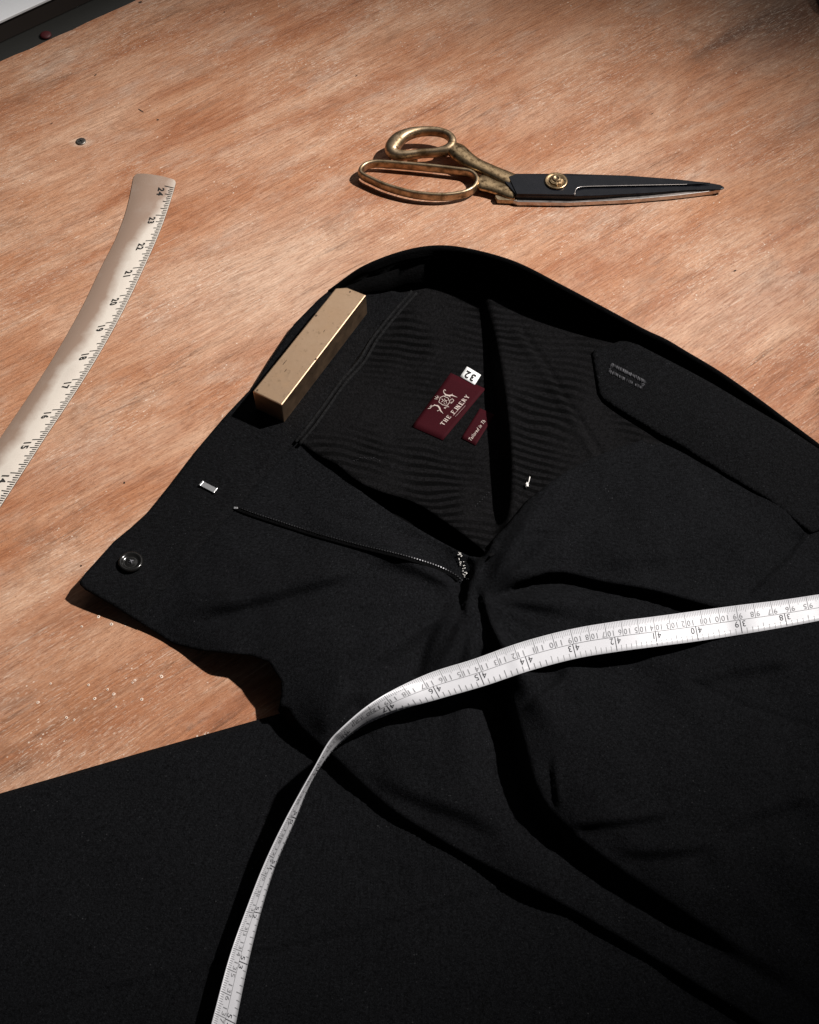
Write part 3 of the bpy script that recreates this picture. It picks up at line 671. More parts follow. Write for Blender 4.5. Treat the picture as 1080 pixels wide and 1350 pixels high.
# zip: two tapes and the teeth
zp = resample([(309, 669), (330, 677), (360, 687), (420, 706), (480, 722), (530, 734), (575, 748), (598, 759), (608, 767)], 3.6)
zh = body(zp[:, 0], zp[:, 1])
W = U(zp[:, 0], zp[:, 1], zh+1.0)
meshobj('zip_tape', *sweep(W[::2], superel(0.0016, 0.0003, 8)), M['shaded_cloth'], TR)
fr = frames(W, False); tv = []
for i in range(0, len(W)):
    t, s, u = fr[i]; c = W[i]+u*0.0008-s*0.0008
    tv.append(boxvf(c, t, s, u, 0.00036, 0.00034, 0.00028))
zt = meshobj('zip_teeth', *merge(tv), M['tooth'], TR, False); zt['kind'] = 'stuff'
st = []
c0 = U1(311, 670, body.at(311, 670)+1.9); meshobj('zip_stop', *boxvf(c0, (1, 0, 0), (0, 1, 0), (0, 0, 1), 0.0013, 0.0008, 0.0005), M['steel'], TR, False, bevel=0.0002)

def stitches(name, segs, fn, mat, r=0.00022, lift=0.35):
    P = []
    for (x0, y0, x1, y1) in segs:
        a = U1(x0, y0, float(fn(np.array([x0]), np.array([y0]))[0])+lift); b = U1(x1, y1, float(fn(np.array([x1]), np.array([y1]))[0])+lift)
        mid = (a+b)/2+Vector((0, 0, r*0.8))
        P.append(sweep([tuple(a), tuple(mid), tuple(b)], circ(r, 6)))
    o = meshobj(name, *merge(P), mat, TR); o['kind'] = 'stuff'; return o
rs = random.Random(5)
# bartack at the end of the zip
seg = []
for k in range(26):
    t = k/25; x = 604+t*10+rs.uniform(-3.0, 3.0); y = 727+t*36+rs.uniform(-2, 2); a = rs.uniform(-0.6, 1.4); l = rs.uniform(1.2, 3.0)
    seg.append((x, y, x+l*math.cos(a), y+l*math.sin(a)))
stitches('bartack', seg, body, M['white_thread'], 0.00020, 0.7)
# buttonhole in the tab
seg = []
def bh_line(x0, y0, x1, y1, n, l, skip):
    dx, dy = x1-x0, y1-y0; L = math.hypot(dx, dy); nx_, ny_ = -dy/L, dx/L
    for k in range(n):
        if rs.random() < skip: continue
        t = k/(n-1); x = x0+dx*t+rs.uniform(-.5, .5); y = y0+dy*t+rs.uniform(-.5, .5); ll = l*rs.uniform(.6, 1.2)
        seg.append((x-nx_*ll/2, y-ny_*ll/2, x+nx_*ll/2+dx/L, y+ny_*ll/2+dy/L))
bh_line(806, 480.5, 850, 503, 40, 4.2, 0.0); bh_line(803, 489, 845, 511, 38, 3.8, 0.12); bh_line(806, 480.5, 803, 489, 8, 4, 0.0); bh_line(850, 503, 845, 511, 8, 5.5, 0.0)
stitches('buttonhole', seg, ht, M['dark_thread'], 0.00022, 0.2)
seg = [s for i_, s in enumerate(seg) if rs.random() < (0.5 if i_ < 40 else 0.16)]
stitches('buttonhole_highlight_thread', seg, ht, M['thread'], 0.00016, 0.5)
# loose tacking stitches on the lining
seg = []
for k in range(14):
    t = k/13; x = 466+t*34; y = 609-6*math.sin(t*3)+rs.uniform(-1.5, 1.5); seg.append((x, y, x+rs.uniform(1, 3), y+rs.uniform(-1.5, 1.5)))
for k in range(7):
    t = k/6; x = 626+t*18; y = 668-t*18; seg.append((x, y, x+1.0, y-1.0))
stitches('tacking', seg, hl, M['dark_thread'], 0.00016, 0.25)

# button
def place(V, c, n, xdir):
    n = Vector(n).normalized(); x = Vector(xdir); x = (x-n*x.dot(n)).normalized(); y = n.cross(x)
    return [tuple(Vector(c)+x*a+y*b+n*d) for a, b, d in V]
bc = (173, 743); bnrm = body.normal(*bc); bpos = U1(*bc, body.at(*bc)+1.8)
v, f = lathe([(0.0058, 0.0), (0.0072, 0.0008), (0.0074, 0.0018), (0.0068, 0.0027), (0.0060, 0.0028), (0.0052, 0.0022), (0.0044, 0.0013), (0.0036, 0.0012), (0.0028, 0.0016), (0.0004, 0.0017)], 40)
btn = meshobj('button', place(v, bpos, bnrm, (1, 0, 0)), f, M['button'], TR)
hv = []
for a in (0.5, 0.5+math.pi/2, 0.5+math.pi, 0.5+1.5*math.pi):
    vv, ff = lathe([(0.00085, 0.00175), (0.00080, 0.00182), (0.0001, 0.00182)], 10)
    hv.append(([(p+0.0015*math.cos(a), q+0.0015*math.sin(a), r) for p, q, r in vv], ff))
vv, ff = merge(hv); meshobj('button_holes', place(vv, bpos, bnrm, (1, 0, 0)), ff, simple('hole_black', (0.003, 0.003, 0.003), 0.9), btn, False)
cr = []
for a in (0.5, 0.5+math.pi/2):
    p = [(-0.0015*math.cos(a), -0.0015*math.sin(a), 0.0018), (0, 0, 0.0026+0.0002*a), (0.0015*math.cos(a), 0.0015*math.sin(a), 0.0018)]
    cr.append(sweep(p, circ(0.00050, 6)))
vv, ff = merge(cr); meshobj('button_thread', place(vv, bpos, bnrm, (1, 0, 0)), ff, M['thread'], btn)

# hook bar
hc = (275, 643.3); hz = body.at(*hc)+1.6
ex = (U1(287.4, 649, hz)-U1(264.5, 637, hz)); ey = (U1(272, 634, hz)-U1(268, 646, hz))
exn = ex.normalized(); ezn = body.normal(*hc); eyn = ezn.cross(exn).normalized()
cpos = U1(*hc, hz)
hk = meshobj('hook_bar', *boxvf(cpos+ezn*0.0009, exn, eyn, ezn, 0.0050, 0.0019, 0.00035), M['steel'], TR, False, bevel=0.0002)
for s in (-1, 1):
    meshobj('hook_bar_end', *boxvf(cpos+exn*0.0051*s+ezn*0.0006, exn, eyn, ezn, 0.0006, 0.0021, 0.0009), M['steel'], hk, False, bevel=0.0002)

# ------------------------------------------------------------------ sewn labels (coordinates traced on a x9.82 enlargement at 540,480)
def Z(x, y): return (540+x/9.8182, 480+y/9.8182)
def quad_patch(name, corners, lift, mat, n=10, parent=TR, thick=0.0003):
    c = [np.array(Z(*q)) for q in corners]; V = []; F = []
    g = np.array([[(c[0]*(1-i/n)+c[1]*i/n)*(1-j/n)+(c[3]*(1-i/n)+c[2]*i/n)*j/n for i in range(n+1)] for j in range(n+1)]).reshape(-1, 2)
    Wp = U(g[:, 0], g[:, 1], hl(g[:, 0], g[:, 1])+lift)
    for j in range(n):
        for i in range(n): F.append((j*(n+1)+i, (j+1)*(n+1)+i, (j+1)*(n+1)+i+1, j*(n+1)+i+1))
    a, b, cc = Wp[F[0][0]], Wp[F[0][1]], Wp[F[0][2]]
    if np.cross(b-a, cc-a)[2] < 0: F = [q[::-1] for q in F]
    return meshobj(name, Wp, F, mat, parent, True, thick, -1, autosm='keep')
lab = quad_patch('maker_label', [(532, 112), (985, 320), (432, 985), (28, 808)], 0.5, M['label'])
lab['label'] = 'maroon woven label reading THE FINERY with a crest'
lab2 = quad_patch('origin_label', [(912, 570), (1100, 655), (855, 1052), (668, 958)], 0.5, M['label'], 8)
lab2['label'] = 'small maroon label with cursive writing'
tag = quad_patch('size_tag', [(745, 30), (925, 140), (845, 268), (655, 160)], 1.0, M['tag'], 4)
tag['label'] = 'white size tag reading 32'
def flatprint(name, polys, lift, mat, parent):
    V = []; F = []
    for v, f in polys:
        o = len(V); V += [tuple(q) for q in v]; F += [tuple(i+o for i in q) for q in f]
    a = np.array([Z(*q) for q in V]); Wp = U(a[:, 0], a[:, 1], hl(a[:, 0], a[:, 1])+lift)
    G = []
    for q in F:
        p0, p1, p2 = Wp[q[0]], Wp[q[1]], Wp[q[2]]; G.append(q if np.cross(p1-p0, p2-p0)[2] > 0 else q[::-1])
    return meshobj(name, Wp, G, mat, parent, False, autosm='keep')
def seg2(x0, y0, x1, y1, w0, w1=None):
    w1 = w0 if w1 is None else w1; d = math.hypot(x1-x0, y1-y0); nx_, ny_ = -(y1-y0)/d, (x1-x0)/d
    return ([(x0+nx_*w0/2, y0+ny_*w0/2), (x0-nx_*w0/2, y0-ny_*w0/2), (x1-nx_*w1/2, y1-ny_*w1/2), (x1+nx_*w1/2, y1+ny_*w1/2)], [(0, 1, 2, 3)])
def pline(pts, w):
    w = [q*0.72 for q in w] if isinstance(w, list) else w*0.72
    return [seg2(*pts[i], *pts[i+1], w if not isinstance(w, list) else w[i], w if not isinstance(w, list) else w[i+1]) for i in range(len(pts)-1)]
LET = {'T': [(.5, 0, .5, 1, .22), (.0, .94, 1, .94, .12), (.06, 1, .06, .76, .1), (.94, 1, .94, .76, .1), (.28, .04, .72, .04, .08)],
       'H': [(.2, 0, .2, 1, .2), (.8, 0, .8, 1, .2), (.2, .5, .8, .5, .1), (0, .04, .4, .04, .08), (.6, .04, 1, .04, .08), (0, .96, .4, .96, .08), (.6, .96, 1, .96, .08)],
       'E': [(.22, 0, .22, 1, .2), (.05, .95, .9, .95, .1), (.05, .05, .9, .05, .1), (.22, .5, .7, .5, .1), (.88, 1, .88, .76, .09), (.88, 0, .88, .24, .09)],
       'F': [(.22, 0, .22, 1, .2), (.05, .95, .9, .95, .1), (.22, .5, .7, .5, .1), (.88, 1, .88, .76, .09), (.05, .04, .45, .04, .08)],
       'I': [(.5, 0, .5, 1, .22), (.25, .04, .75, .04, .08), (.25, .96, .75, .96, .08)],
       'N': [(.18, 0, .18, 1, .13), (.82, 0, .82, 1, .13), (.18, .96, .82, .04, .2), (.0, .04, .36, .04, .08), (.64, .96, 1, .96, .08)],
       'R': [(.22, 0, .22, 1, .2), (.05, .95, .65, .95, .1), (.22, .5, .65, .5, .1), (.72, .9, .72, .55, .18), (.5, .5, .92, .03, .18), (.05, .04, .42, .04, .08)],
       'Y': [(.5, 0, .5, .5, .2), (.5, .45, .12, .97, .18), (.5, .45, .88, .97, .12), (.28, .04, .72, .04, .08), (0, .97, .3, .97, .08), (.7, .97, 1, .97, .08)]}
e1v = np.array([0.672, -0.741]); e2v = np.array([-0.88, -0.475])
P = []
def put_letters(txt, org, size, adv):
    o = np.array(org, float)
    for ch in txt:
        if ch == ' ': o = o+e1v*adv*0.55; continue
        for (x0, y0, x1, y1, w) in LET[ch]:
            a = o+e1v*x0*size*0.78+e2v*y0*size; b = o+e1v*x1*size*0.78+e2v*y1*size
            P.append(seg2(*a, *b, w*size))
        o = o+e1v*adv*(0.62 if ch == 'I' else 1.0)
put_letters('THE FINERY', (440, 797), 54, 57)
flatprint('lettering', P, 0.75, M['label_print'], lab)
P = []
# two fine lines of small lettering below the name
for (ox, oy, L) in ((566, 664, 230), (594, 680, 190)):
    k = 0.0
    while k < L:
        l = rs.uniform(6, 13); a = np.array([ox, oy])+e1v*k; P.append(seg2(*a, *(a+e1v*l), rs.uniform(6, 9) if ox < 580 else 4)); k += l+3
flatprint('small_lettering', P, 0.75, simple('dim_cream_weave', (0.34, 0.25, 0.24), 0.7), lab)
P = []
# crest: shield with two animals, plume and foliage
sh = [(398, 432), (440, 412), (500, 440), (520, 492), (488, 535), (430, 528), (380, 492), (398, 432)]
P += pline(sh, 10)
P += pline([(415, 448), (440, 470), (412, 492)], 9)+pline([(452, 446), (462, 470)], 9)+pline([(448, 482), (490, 470)], 9)+pline([(470, 470), (484, 510)], 8)+pline([(440, 500), (462, 512)], 8)
P += pline([(452, 330), (440, 350), (446, 372), (470, 398), (510, 408), (548, 402), (578, 414), (618, 430)], [10, 12, 12, 24, 26, 20, 14, 4])+pline([(455, 326), (470, 346)], 9)+pline([(470, 400), (448, 420)], 8)+pline([(545, 400), (556, 385)], 9)+pline([(505, 410), (530, 428)], 9)
P += pline([(238, 575), (268, 572), (290, 545), (330, 532), (368, 540), (388, 566), (400, 600), (436, 640)], [9, 12, 11, 14, 24, 28, 22, 5])+pline([(262, 556), (286, 530)], 9)+pline([(385, 596), (358, 606)], 10)+pline([(345, 535), (318, 522)], 9)
P += pline([(362, 452), (322, 448)], [12, 6])+pline([(358, 440), (330, 418)], [12, 5])+pline([(366, 436), (356, 404)], [12, 5])+pline([(370, 440), (380, 412)], [8, 4])
P += pline([(520, 470), (552, 448), (574, 466), (560, 490), (528, 496)], 9)+pline([(532, 510), (552, 500)], 8)
P += pline([(446, 572), (470, 556), (494, 552)], 10)+pline([(452, 560), (468, 578)], 9)+pline([(492, 540), (510, 556)], 9)
P = [([tuple(p_) for p_ in v_], f_) for v_, f_ in P]
flatprint('crest', P, 0.75, M['label_print'], lab)
# cursive text
P = []
v, f, wd = glyph('Tailored in Th', 0.012, 0.35)
e2b = np.array([-0.85, -0.52]); e1b = np.array([0.6, -0.80])
P.append(([tuple(np.array([800, 992])+e1b*a*46*0.72+e2b*b*46) for a, b in v], f))
flatprint('cursive_lettering', P, 0.75, M['label_print'], lab2)
P = []
v, f, wd = glyph('32', 0.03)
e1c = np.array([-90, -52.0]); e1c /= np.linalg.norm(e1c); e2c = np.array([-78, 122.0]); e2c /= np.linalg.norm(e2c)
P.append(([tuple(np.array([783, 152])+e1c*(a-wd/2)*100+e2c*(b-0.5)*98) for a, b in v], f))
flatprint('numerals', P, 1.3, M['print'], tag)

# white thread scrap caught on the fly edge
P = []
c = U1(695, 640, hl(np.array([695.]), np.array([640.]))[0]+1.5)
for k in range(9):
    a = rs.uniform(0, 6.28); p = [c+Vector((rs.uniform(-1, 1)*0.0010, rs.uniform(-1, 1)*0.0016, rs.uniform(0, 1)*0.0012)) for _ in range(4)]
    P.append(sweep([tuple(q) for q in p], circ(0.00028, 5)))
p = [c, c+Vector((0.0012, 0.0026, 0.001)), c+Vector((0.0018, 0.0052, 0.0016))]; P.append(sweep([tuple(q) for q in p], circ(0.0003, 5)))
ts = meshobj('thread_scrap', *merge(P), M['white_thread'], None)
ts['label'] = 'tiny tangled white thread scrap caught beside the open fly'; ts['category'] = 'thread'

# ------------------------------------------------------------------ brass bar weight
def mkbar():
    zt = 25.0
    fl, frr, bl, br = U1(331, 516, zt-1.0), U1(374, 534, zt-1.0), U1(449, 374.5, zt+2.5), U1(484, 388.5, zt+2.5)
    c = (fl+frr+bl+br)/4; ax = ((bl+br)/2-(fl+frr)/2); L = ax.length; ax.normalize()
    sd = (frr-fl); wd = ((frr-fl).length+(br-bl).length)/2; sd = (sd-ax*sd.dot(ax)).normalized(); up = sd.cross(ax).normalized()
    if up.z < 0: up = -up
    hh = 0.0185
    T = thing('brass_bar', 'solid brass bar weight lying on the left waistband of the trousers', 'weight', tuple(c-up*hh))
    bm = bmesh.new()
    vs_ = []
    pts = [(-L/2, -wd/2), (-L/2, wd/2), (L/2, wd/2-0.0012), (L/2-0.0008, -wd/2+0.006), (L/2-0.005, -wd/2)]
    top = [bm.verts.new(c+ax*a+sd*b) for a, b in pts]; bot = [bm.verts.new(c+ax*a+sd*b-up*hh) for a, b in pts]; n = len(pts)
    bm.faces.new(top); bm.faces.new(bot[::-1])
    for i in range(n): bm.faces.new((top[i], bot[i], bot[(i+1) % n], top[(i+1) % n]))
    bmesh.ops.recalc_face_normals(bm, faces=bm.faces)
    bmesh.ops.bevel(bm, geom=list(bm.edges), offset=0.0007, segments=2, affect='EDGES', profile=0.6)
    me = bpy.data.meshes.new('bar'); bm.to_mesh(me); bm.free(); me.materials.append(M['brass_bar'])
    o = bpy.data.objects.new('bar', me); col.objects.link(o); adopt(o, T)
    M['nick'] = simple('dark_nick', (0.07, 0.04, 0.02), 0.8)
    for (a, b, l, w) in [(-0.022, -0.006, 0.0024, 0.0003), (-0.027, -0.002, 0.0016, 0.00025), (-0.010, wd/2-0.0012, 0.0010, 0.0006), (L/2-0.003, -0.001, 0.0008, 0.0006), (0.012, 0.002, 0.0014, 0.0002), (-L/2+0.002, -wd/2+0.002, 0.0009, 0.0006), (0.020, -wd/2+0.0015, 0.0010, 0.0007)]:
        pv = []
        for k in range(8):
            t = 2*math.pi*k/8; q = c+ax*(a+l*math.cos(t))+sd*(b+w*math.sin(t))+up*0.00008; pv.append(tuple(q))
        nk = meshobj('nick', pv, [tuple(range(8))], M['nick'], None, False); adopt(nk, o)
    return T
mkbar()

# ------------------------------------------------------------------ measuring tape
TP = [(37, 1090, 782, 1097, 815), (38, 1030, 791, 1038, 826), (39, 972, 798, 979, 836), (40, 913, 806, 921, 845), (41, 861, 813, 867, 852), (42, 807, 820, 814, 859), (43, 750, 830, 760, 868), (44, 686, 847, 699, 884), (45, 624, 869, 639, 904),
      (46, 562, 889, 580, 921), (47, 501, 920, 518, 940), (47.6, 470, 943, 480, 957), (48, 447, 964, 460, 971), (48.3, 437, 974.5, 447, 982), (49, 414, 1014, 420, 1016), (49.5, 397, 1044, 405, 1044), (50, 380, 1075, 391, 1079), (51, 350, 1137, 363, 1144), (52, 325, 1200, 344, 1204), (53, 303, 1262, 327, 1272), (54, 283, 1336, 311, 1350), (55, 265, 1405, 297, 1418)]
TPa = np.array(TP, float)
def hermite(xk, yk, x):
    d = np.gradient(yk, xk); i = np.clip(np.searchsorted(xk, x)-1, 0, len(xk)-2); h = xk[i+1]-xk[i]; t = (x-xk[i])/h
    return (2*t**3-3*t**2+1)*yk[i]+(t**3-2*t**2+t)*h*d[i]+(-2*t**3+3*t**2)*yk[i+1]+(t**3-t**2)*h*d[i+1]
uu = np.linspace(37, 55, 541)
Apx = np.stack([hermite(TPa[:, 0], TPa[:, k], uu) for k in (1, 2)], 1); Bpx = np.stack([hermite(TPa[:, 0], TPa[:, k], uu) for k in (3, 4)], 1)
def ground(x, y):
    g = np.maximum(legh(x, y), 0)
    b = body(x, y); d, t = polydist(x, y, [(367, 937), (388, 972), (424, 1010), (508, 1086), (630, 1160)])
    return np.where(d > 0, g, np.maximum(b, g))
gA = ground(Apx[:, 0], Apx[:, 1]); gB = ground(Bpx[:, 0], Bpx[:, 1])
WID = 20.0
ker = np.hanning(61); ker /= ker.sum()
sm = lambda a: np.convolve(np.pad(a, 30, mode='edge'), ker, 'valid')
prof_u = [37, 38, 39, 39.6, 40.4, 41.3, 42, 43, 44, 45, 46, 47, 48, 48.5, 49, 49.5, 50, 51, 52, 55]
prof_h = [24, 25.5, 28, 30, 35.5, 40.5, 41, 40, 39, 38, 36, 32, 26, 22.5, 18, 13.5, 10, 7, 6, 6]
hB_ = sm(np.interp(uu, prof_u, prof_h)); hB_ = np.maximum(hB_, gB+0.8)
hB_ = np.convolve(np.pad(hB_, 8, mode='edge'), np.hanning(17)/np.hanning(17).sum(), 'valid')
dl = np.zeros(len(uu))
cand = np.linspace(0, 24, 97)
for i in range(len(uu)):
    A = U(np.full(97, Apx[i, 0]), np.full(97, Apx[i, 1]), hB_[i]+cand); Bp = U(np.array([Bpx[i, 0]]), np.array([Bpx[i, 1]]), np.array([hB_[i]]))
    dd = np.linalg.norm(A-Bp, axis=1)*1000; k = np.argmin(np.abs(dd-WID)+0.02*cand); dl[i] = cand[k]
dl = sm(dl*sstep((uu-46.0)/1.4)*(1-0.25*sstep((uu-50.0)/1.5)))
PA = U(Apx[:, 0], Apx[:, 1], hB_+dl); PB = U(Bpx[:, 0], Bpx[:, 1], hB_)
RSIGN = 1.0 if np.cross(PA[95]+PB[95]-PA[90]-PB[90], PA[92]-PB[92])[2] > 0 else -1.0
# gentle camber across
NW = 6
def ribbon(u, w, lift_=0.0):
    """u inches, w 0 at the centimetre edge .. 1 at the inch edge"""
    u = np.asarray(u, float); w = np.asarray(w, float)
    a = np.stack([np.interp(u, uu, PA[:, k]) for k in range(3)], -1); b = np.stack([np.interp(u, uu, PB[:, k]) for k in range(3)], -1)
    e = 0.06
    a2 = np.stack([np.interp(u+e, uu, PA[:, k]) for k in range(3)], -1); b2 = np.stack([np.interp(u+e, uu, PB[:, k]) for k in range(3)], -1)
    a0 = np.stack([np.interp(u-e, uu, PA[:, k]) for k in range(3)], -1); b0 = np.stack([np.interp(u-e, uu, PB[:, k]) for k in range(3)], -1)
    t = (a2+b2-a0-b0); n = np.cross(t, a-b); n /= np.linalg.norm(n, axis=-1, keepdims=True)
    n = n*RSIGN
    return a*(1-w[..., None])+b*w[..., None]+n*(np.asarray(lift_)[..., None] if np.ndim(lift_) else lift_)
TAPE = thing('tape_measure', 'white measuring tape with black numbers curling over the black trousers', 'tape measure', tuple(U1(640, 890, 25)))
gu = np.repeat(uu, NW+1); gw = np.tile(np.linspace(0, 1, NW+1), len(uu))
Vt = ribbon(gu, gw); Ft = []
for i in range(len(uu)-1):
    for k in range(NW): a = i*(NW+1)+k; Ft.append((a, a+1, a+NW+2, a+NW+1))
p0, p1, p2 = Vt[Ft[0][0]], Vt[Ft[0][1]], Vt[Ft[0][2]]
if np.cross(p1-p0, p2-p0)[2] < 0: Ft = [q[::-1] for q in Ft]
meshobj('ribbon', Vt, Ft, M['tape'], TAPE, True, 0.00045, -1, autosm='keep')
def on_ribbon(name, polys, mat, lf=0.00012):
    V = []; F = []
    for v, f in polys:
        o = len(V); V += [tuple(q) for q in v]; F += [tuple(i+o for i in q) for q in f]
    a = np.array(V); Wp = ribbon(a[:, 0], a[:, 1], lf); G = []
    for q in F:
        x0, x1, x2 = Wp[q[0]], Wp[q[1]], Wp[q[2]]; n = np.cross(x1-x0, x2-x0)
        G.append(q)
    return meshobj(name, Wp, G, mat, TAPE, False, autosm='keep')
def rect(u0, w0, u1, w1): return ([(u0, w0), (u1, w0), (u1, w1), (u0, w1)], [(0, 1, 2, 3)])
black = []; grey = []; faint = []
mm = 1/25.4
n = 200
us = np.linspace(37, 55, n+1)
for i in range(n): black.append(rect(us[i], 0.505, us[i+1], 0.517)) if i % 1 == 0 else None
rt = random.Random(11)
for k in range(37*8, 55*8):
    u = k/8
    if k % 8 == 0: black.append(rect(u-0.008, 0.50, u+0.008, 0.97))
    else: (grey if (u > 43.6) else faint).append(rect(u-0.007, 0.80 if k % 4 else 0.72, u+0.007, 0.985))
# centimetres: 25.4 mm to the inch, 103.6 cm under the 41 inch mark as printed
c2u = lambda c: 41+(c-104.0)/2.54*1.0
for m_ in range(int((37-41)*25.4)+1040, int((55-41)*25.4)+1040):
    u = c2u(m_/10)
    if not (37.02 < u < 54.98): continue
    if m_ % 10 == 0: grey.append(rect(u-0.006, 0.015, u+0.006, 0.50))
    else: (grey if u > 43.5 else faint).append(rect(u-0.0028, 0.02, u+0.0028, 0.20 if m_ % 5 else 0.26))
def put(txt, u, w, hgt, lst, right=False, bold=0.0):
    v, f, wd = glyph(txt, bold); su = hgt*WID/25.4*0.8       # inches per glyph unit
    off = -wd*su if right else 0.0
    lst.append(([(u+off+a*su, w+b*hgt) for a, b in v], f))
for k in range(38, 55):
    s = str(k); put(s[0], k-0.045, 0.545, 0.21, black, True, 0.0); put(s[1], k+0.045, 0.545, 0.21, black, False, 0.0)
for c in range(94, 140):
    u = c2u(c)
    if not (37.3 < u < 54.8): continue
    s = str(c); put(s[:-1], u-0.03, 0.285, 0.19, grey, True); put(s[-1], u+0.03, 0.285, 0.19, grey, False)
on_ribbon('fine_print', faint, simple('pale_grey_print', (0.40, 0.40, 0.41), 0.6, 0, 0.2), 0.00015)
on_ribbon('inch_print', black, simple('soft_black_print', (0.05, 0.05, 0.055), 0.6, 0, 0.2), 0.00012); on_ribbon('centimetre_print', grey, M['print_grey'], 0.00015)

# ------------------------------------------------------------------ hip curve ruler
rl = [(24.28, 177, 228.5), (23.5, 169, 268), (22.5, 154.5, 310), (21.5, 136, 347), (20, 108, 405), (18, 66, 478), (16, 18, 551), (14, -36, 628), (12, -96, 706)]
# right edge by inch mark
rr = [(24.28, 233, 237.5), (24, 230, 248), (23, 218.5, 284), (22, 206, 316.5), (21, 190, 352), (20, 173, 388), (19, 155, 423.5), (18, 134, 461), (17, 111, 499), (16, 84.5, 539.5), (15, 58, 579), (14, 29, 624), (13, -3, 673), (12, -40, 726)]
rl = np.array(rl)[::-1]; rr = np.array(rr)[::-1]
RH = 2.4
ru = np.linspace(12, 24.28, 420)
RL = np.stack([hermite(rl[:, 0], rl[:, k], ru) for k in (1, 2)], 1); RR = np.stack([hermite(rr[:, 0], rr[:, k], ru) for k in (1, 2)], 1)
RLw = U(RL[:, 0], RL[:, 1], 1.2); RRw = U(RR[:, 0], RR[:, 1], 1.2)
def camber(w): return 0.0018*(1-np.abs(np.clip((w-0.5)/0.455, -1.1, 1))**2.2)
def rul(u, w, lf=0.0):
    u = np.asarray(u, float); w = np.asarray(w, float)
    a = np.stack([np.interp(u, ru, RLw[:, k]) for k in range(3)], -1); b = np.stack([np.interp(u, ru, RRw[:, k]) for k in range(3)], -1)
    p = a*(1-w[..., None])+b*w[..., None]; p[..., 2] += camber(w)+lf
    return p
def mat_ruler():
    t = NT('tarnished_shaded_aluminium')
    a = t.noise(t.coords((60, 60, 60)), 1.0, 5, 0.65); b = t.noise(t.coords((14, 14, 14), loc=(2, 5, 1)), 1.0, 4, 0.6)
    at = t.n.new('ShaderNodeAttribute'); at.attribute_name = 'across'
    shade_wear = t.math('ADD', at.outputs['Fac'], t.math('ADD', t.math('MULTIPLY', t.math('SUBTRACT', b, 0.5), 0.6), t.math('MULTIPLY', t.math('SUBTRACT', a, 0.5), 0.35)))  # left side brown: dark reflection put into the colour, edged with wear
    colr = t.mix(t.ramp(shade_wear, [(0.34, 0.0), (0.62, 1.0)]), (0.27, 0.19, 0.145), (0.54, 0.485, 0.425))
    colr = t.mix(t.ramp(a, [(0.5, 0.0), (0.75, 0.3)]), colr, (0.36, 0.31, 0.27))
    sc = t.noise(t.coords((40, 700, 40), rot=(0, 0, 0.9)), 1.0, 3, 0.6)
    return t.set(Base_Color=colr, Metallic=0.0, Roughness=t.ramp(a, [(0.3, 0.36), (0.8, 0.52)]), Normal=t.bump(sc, 0.06, 0.0003))
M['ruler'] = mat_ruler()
RUL = thing('curved_ruler', 'cream metal hip curve ruler with black inch marks on the left of the table', 'ruler', tuple(U1(100, 480)))
NR = 14; wv_ = np.linspace(0, 1, NR+1)
gu = np.repeat(ru, NR+1); gw = np.tile(wv_, len(ru))
# rounded far corners
endm = (24.28-gu); cut = np.clip(1-endm/0.16, 0, 1)
inset = 0.07*(1-np.sqrt(np.clip(1-cut**2, 0, 1)))
gw2 = inset+(1-2*inset)*gw
Vr = rul(gu, gw2); m0 = len(Vr)
Vb = Vr.copy(); Vb[:, 2] = 0.0004; Fr = []
for i in range(len(ru)-1):
    for k in range(NR):
        a = i*(NR+1)+k; Fr.append((a, a+1, a+NR+2, a+NR+1)); Fr.append((m0+a, m0+a+NR+1, m0+a+NR+2, m0+a+1))
    a = i*(NR+1); Fr.append((a, a+NR+1, m0+a+NR+1, m0+a)); b = a+NR; Fr.append((b, m0+b, m0+b+NR+1, b+NR+1))
for i in (0, len(ru)-1):
    for k in range(NR): a = i*(NR+1)+k; q = (a, a+1, m0+a+1, m0+a); Fr.append(q)
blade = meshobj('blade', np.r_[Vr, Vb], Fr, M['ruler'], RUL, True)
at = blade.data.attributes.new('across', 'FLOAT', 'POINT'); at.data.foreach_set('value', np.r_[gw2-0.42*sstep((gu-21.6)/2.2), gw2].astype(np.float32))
M['ruler_edge'] = simple('dark_ruler_edge', (0.05, 0.035, 0.028), 0.5)
blade.data.materials.append(M['ruler_edge'])
for p_ in blade.data.polygons:
    if abs(p_.normal.z) < 0.3: p_.material_index = 1
es = blade.modifiers.new('edges', 'EDGE_SPLIT'); es.split_angle = R(40)
polys = []
def rrect(u0, w0, u1, w1):
    nn = 3; v = []
    for i in range(nn+1): v += [(u0, w0+(w1-w0)*i/nn), (u1, w0+(w1-w0)*i/nn)]
    return (v, [(2*i, 2*i+1, 2*i+3, 2*i+2) for i in range(nn)])
for k in range(int(12.1*16), 24*16+1):
    u = k/16; L = 0.21 if k % 16 == 0 else (0.155 if k % 4 == 0 else (0.105 if k % 2 == 0 else 0.085))
    polys.append(rrect(u-0.0135, 0.985-L, u+0.0135, 0.985))
for k in range(13, 25):
    v, f, wd = glyph(str(k), 0.042)
    hg = 0.15; su = 0.15*1.3
    # text runs towards the smaller inches, tops towards the ticks
    polys.append(([(k-0.07-a*su*0.92, 0.645+b*hg) for a, b in v], f))
V = []; F = []
for v, f in polys:
    o = len(V); V += [tuple(q) for q in v]; F += [tuple(i+o for i in q) for q in f]
a = np.array(V); meshobj('printed_scale', rul(a[:, 0], a[:, 1], 0.00014), F, M['print'], RUL, False, autosm='keep')

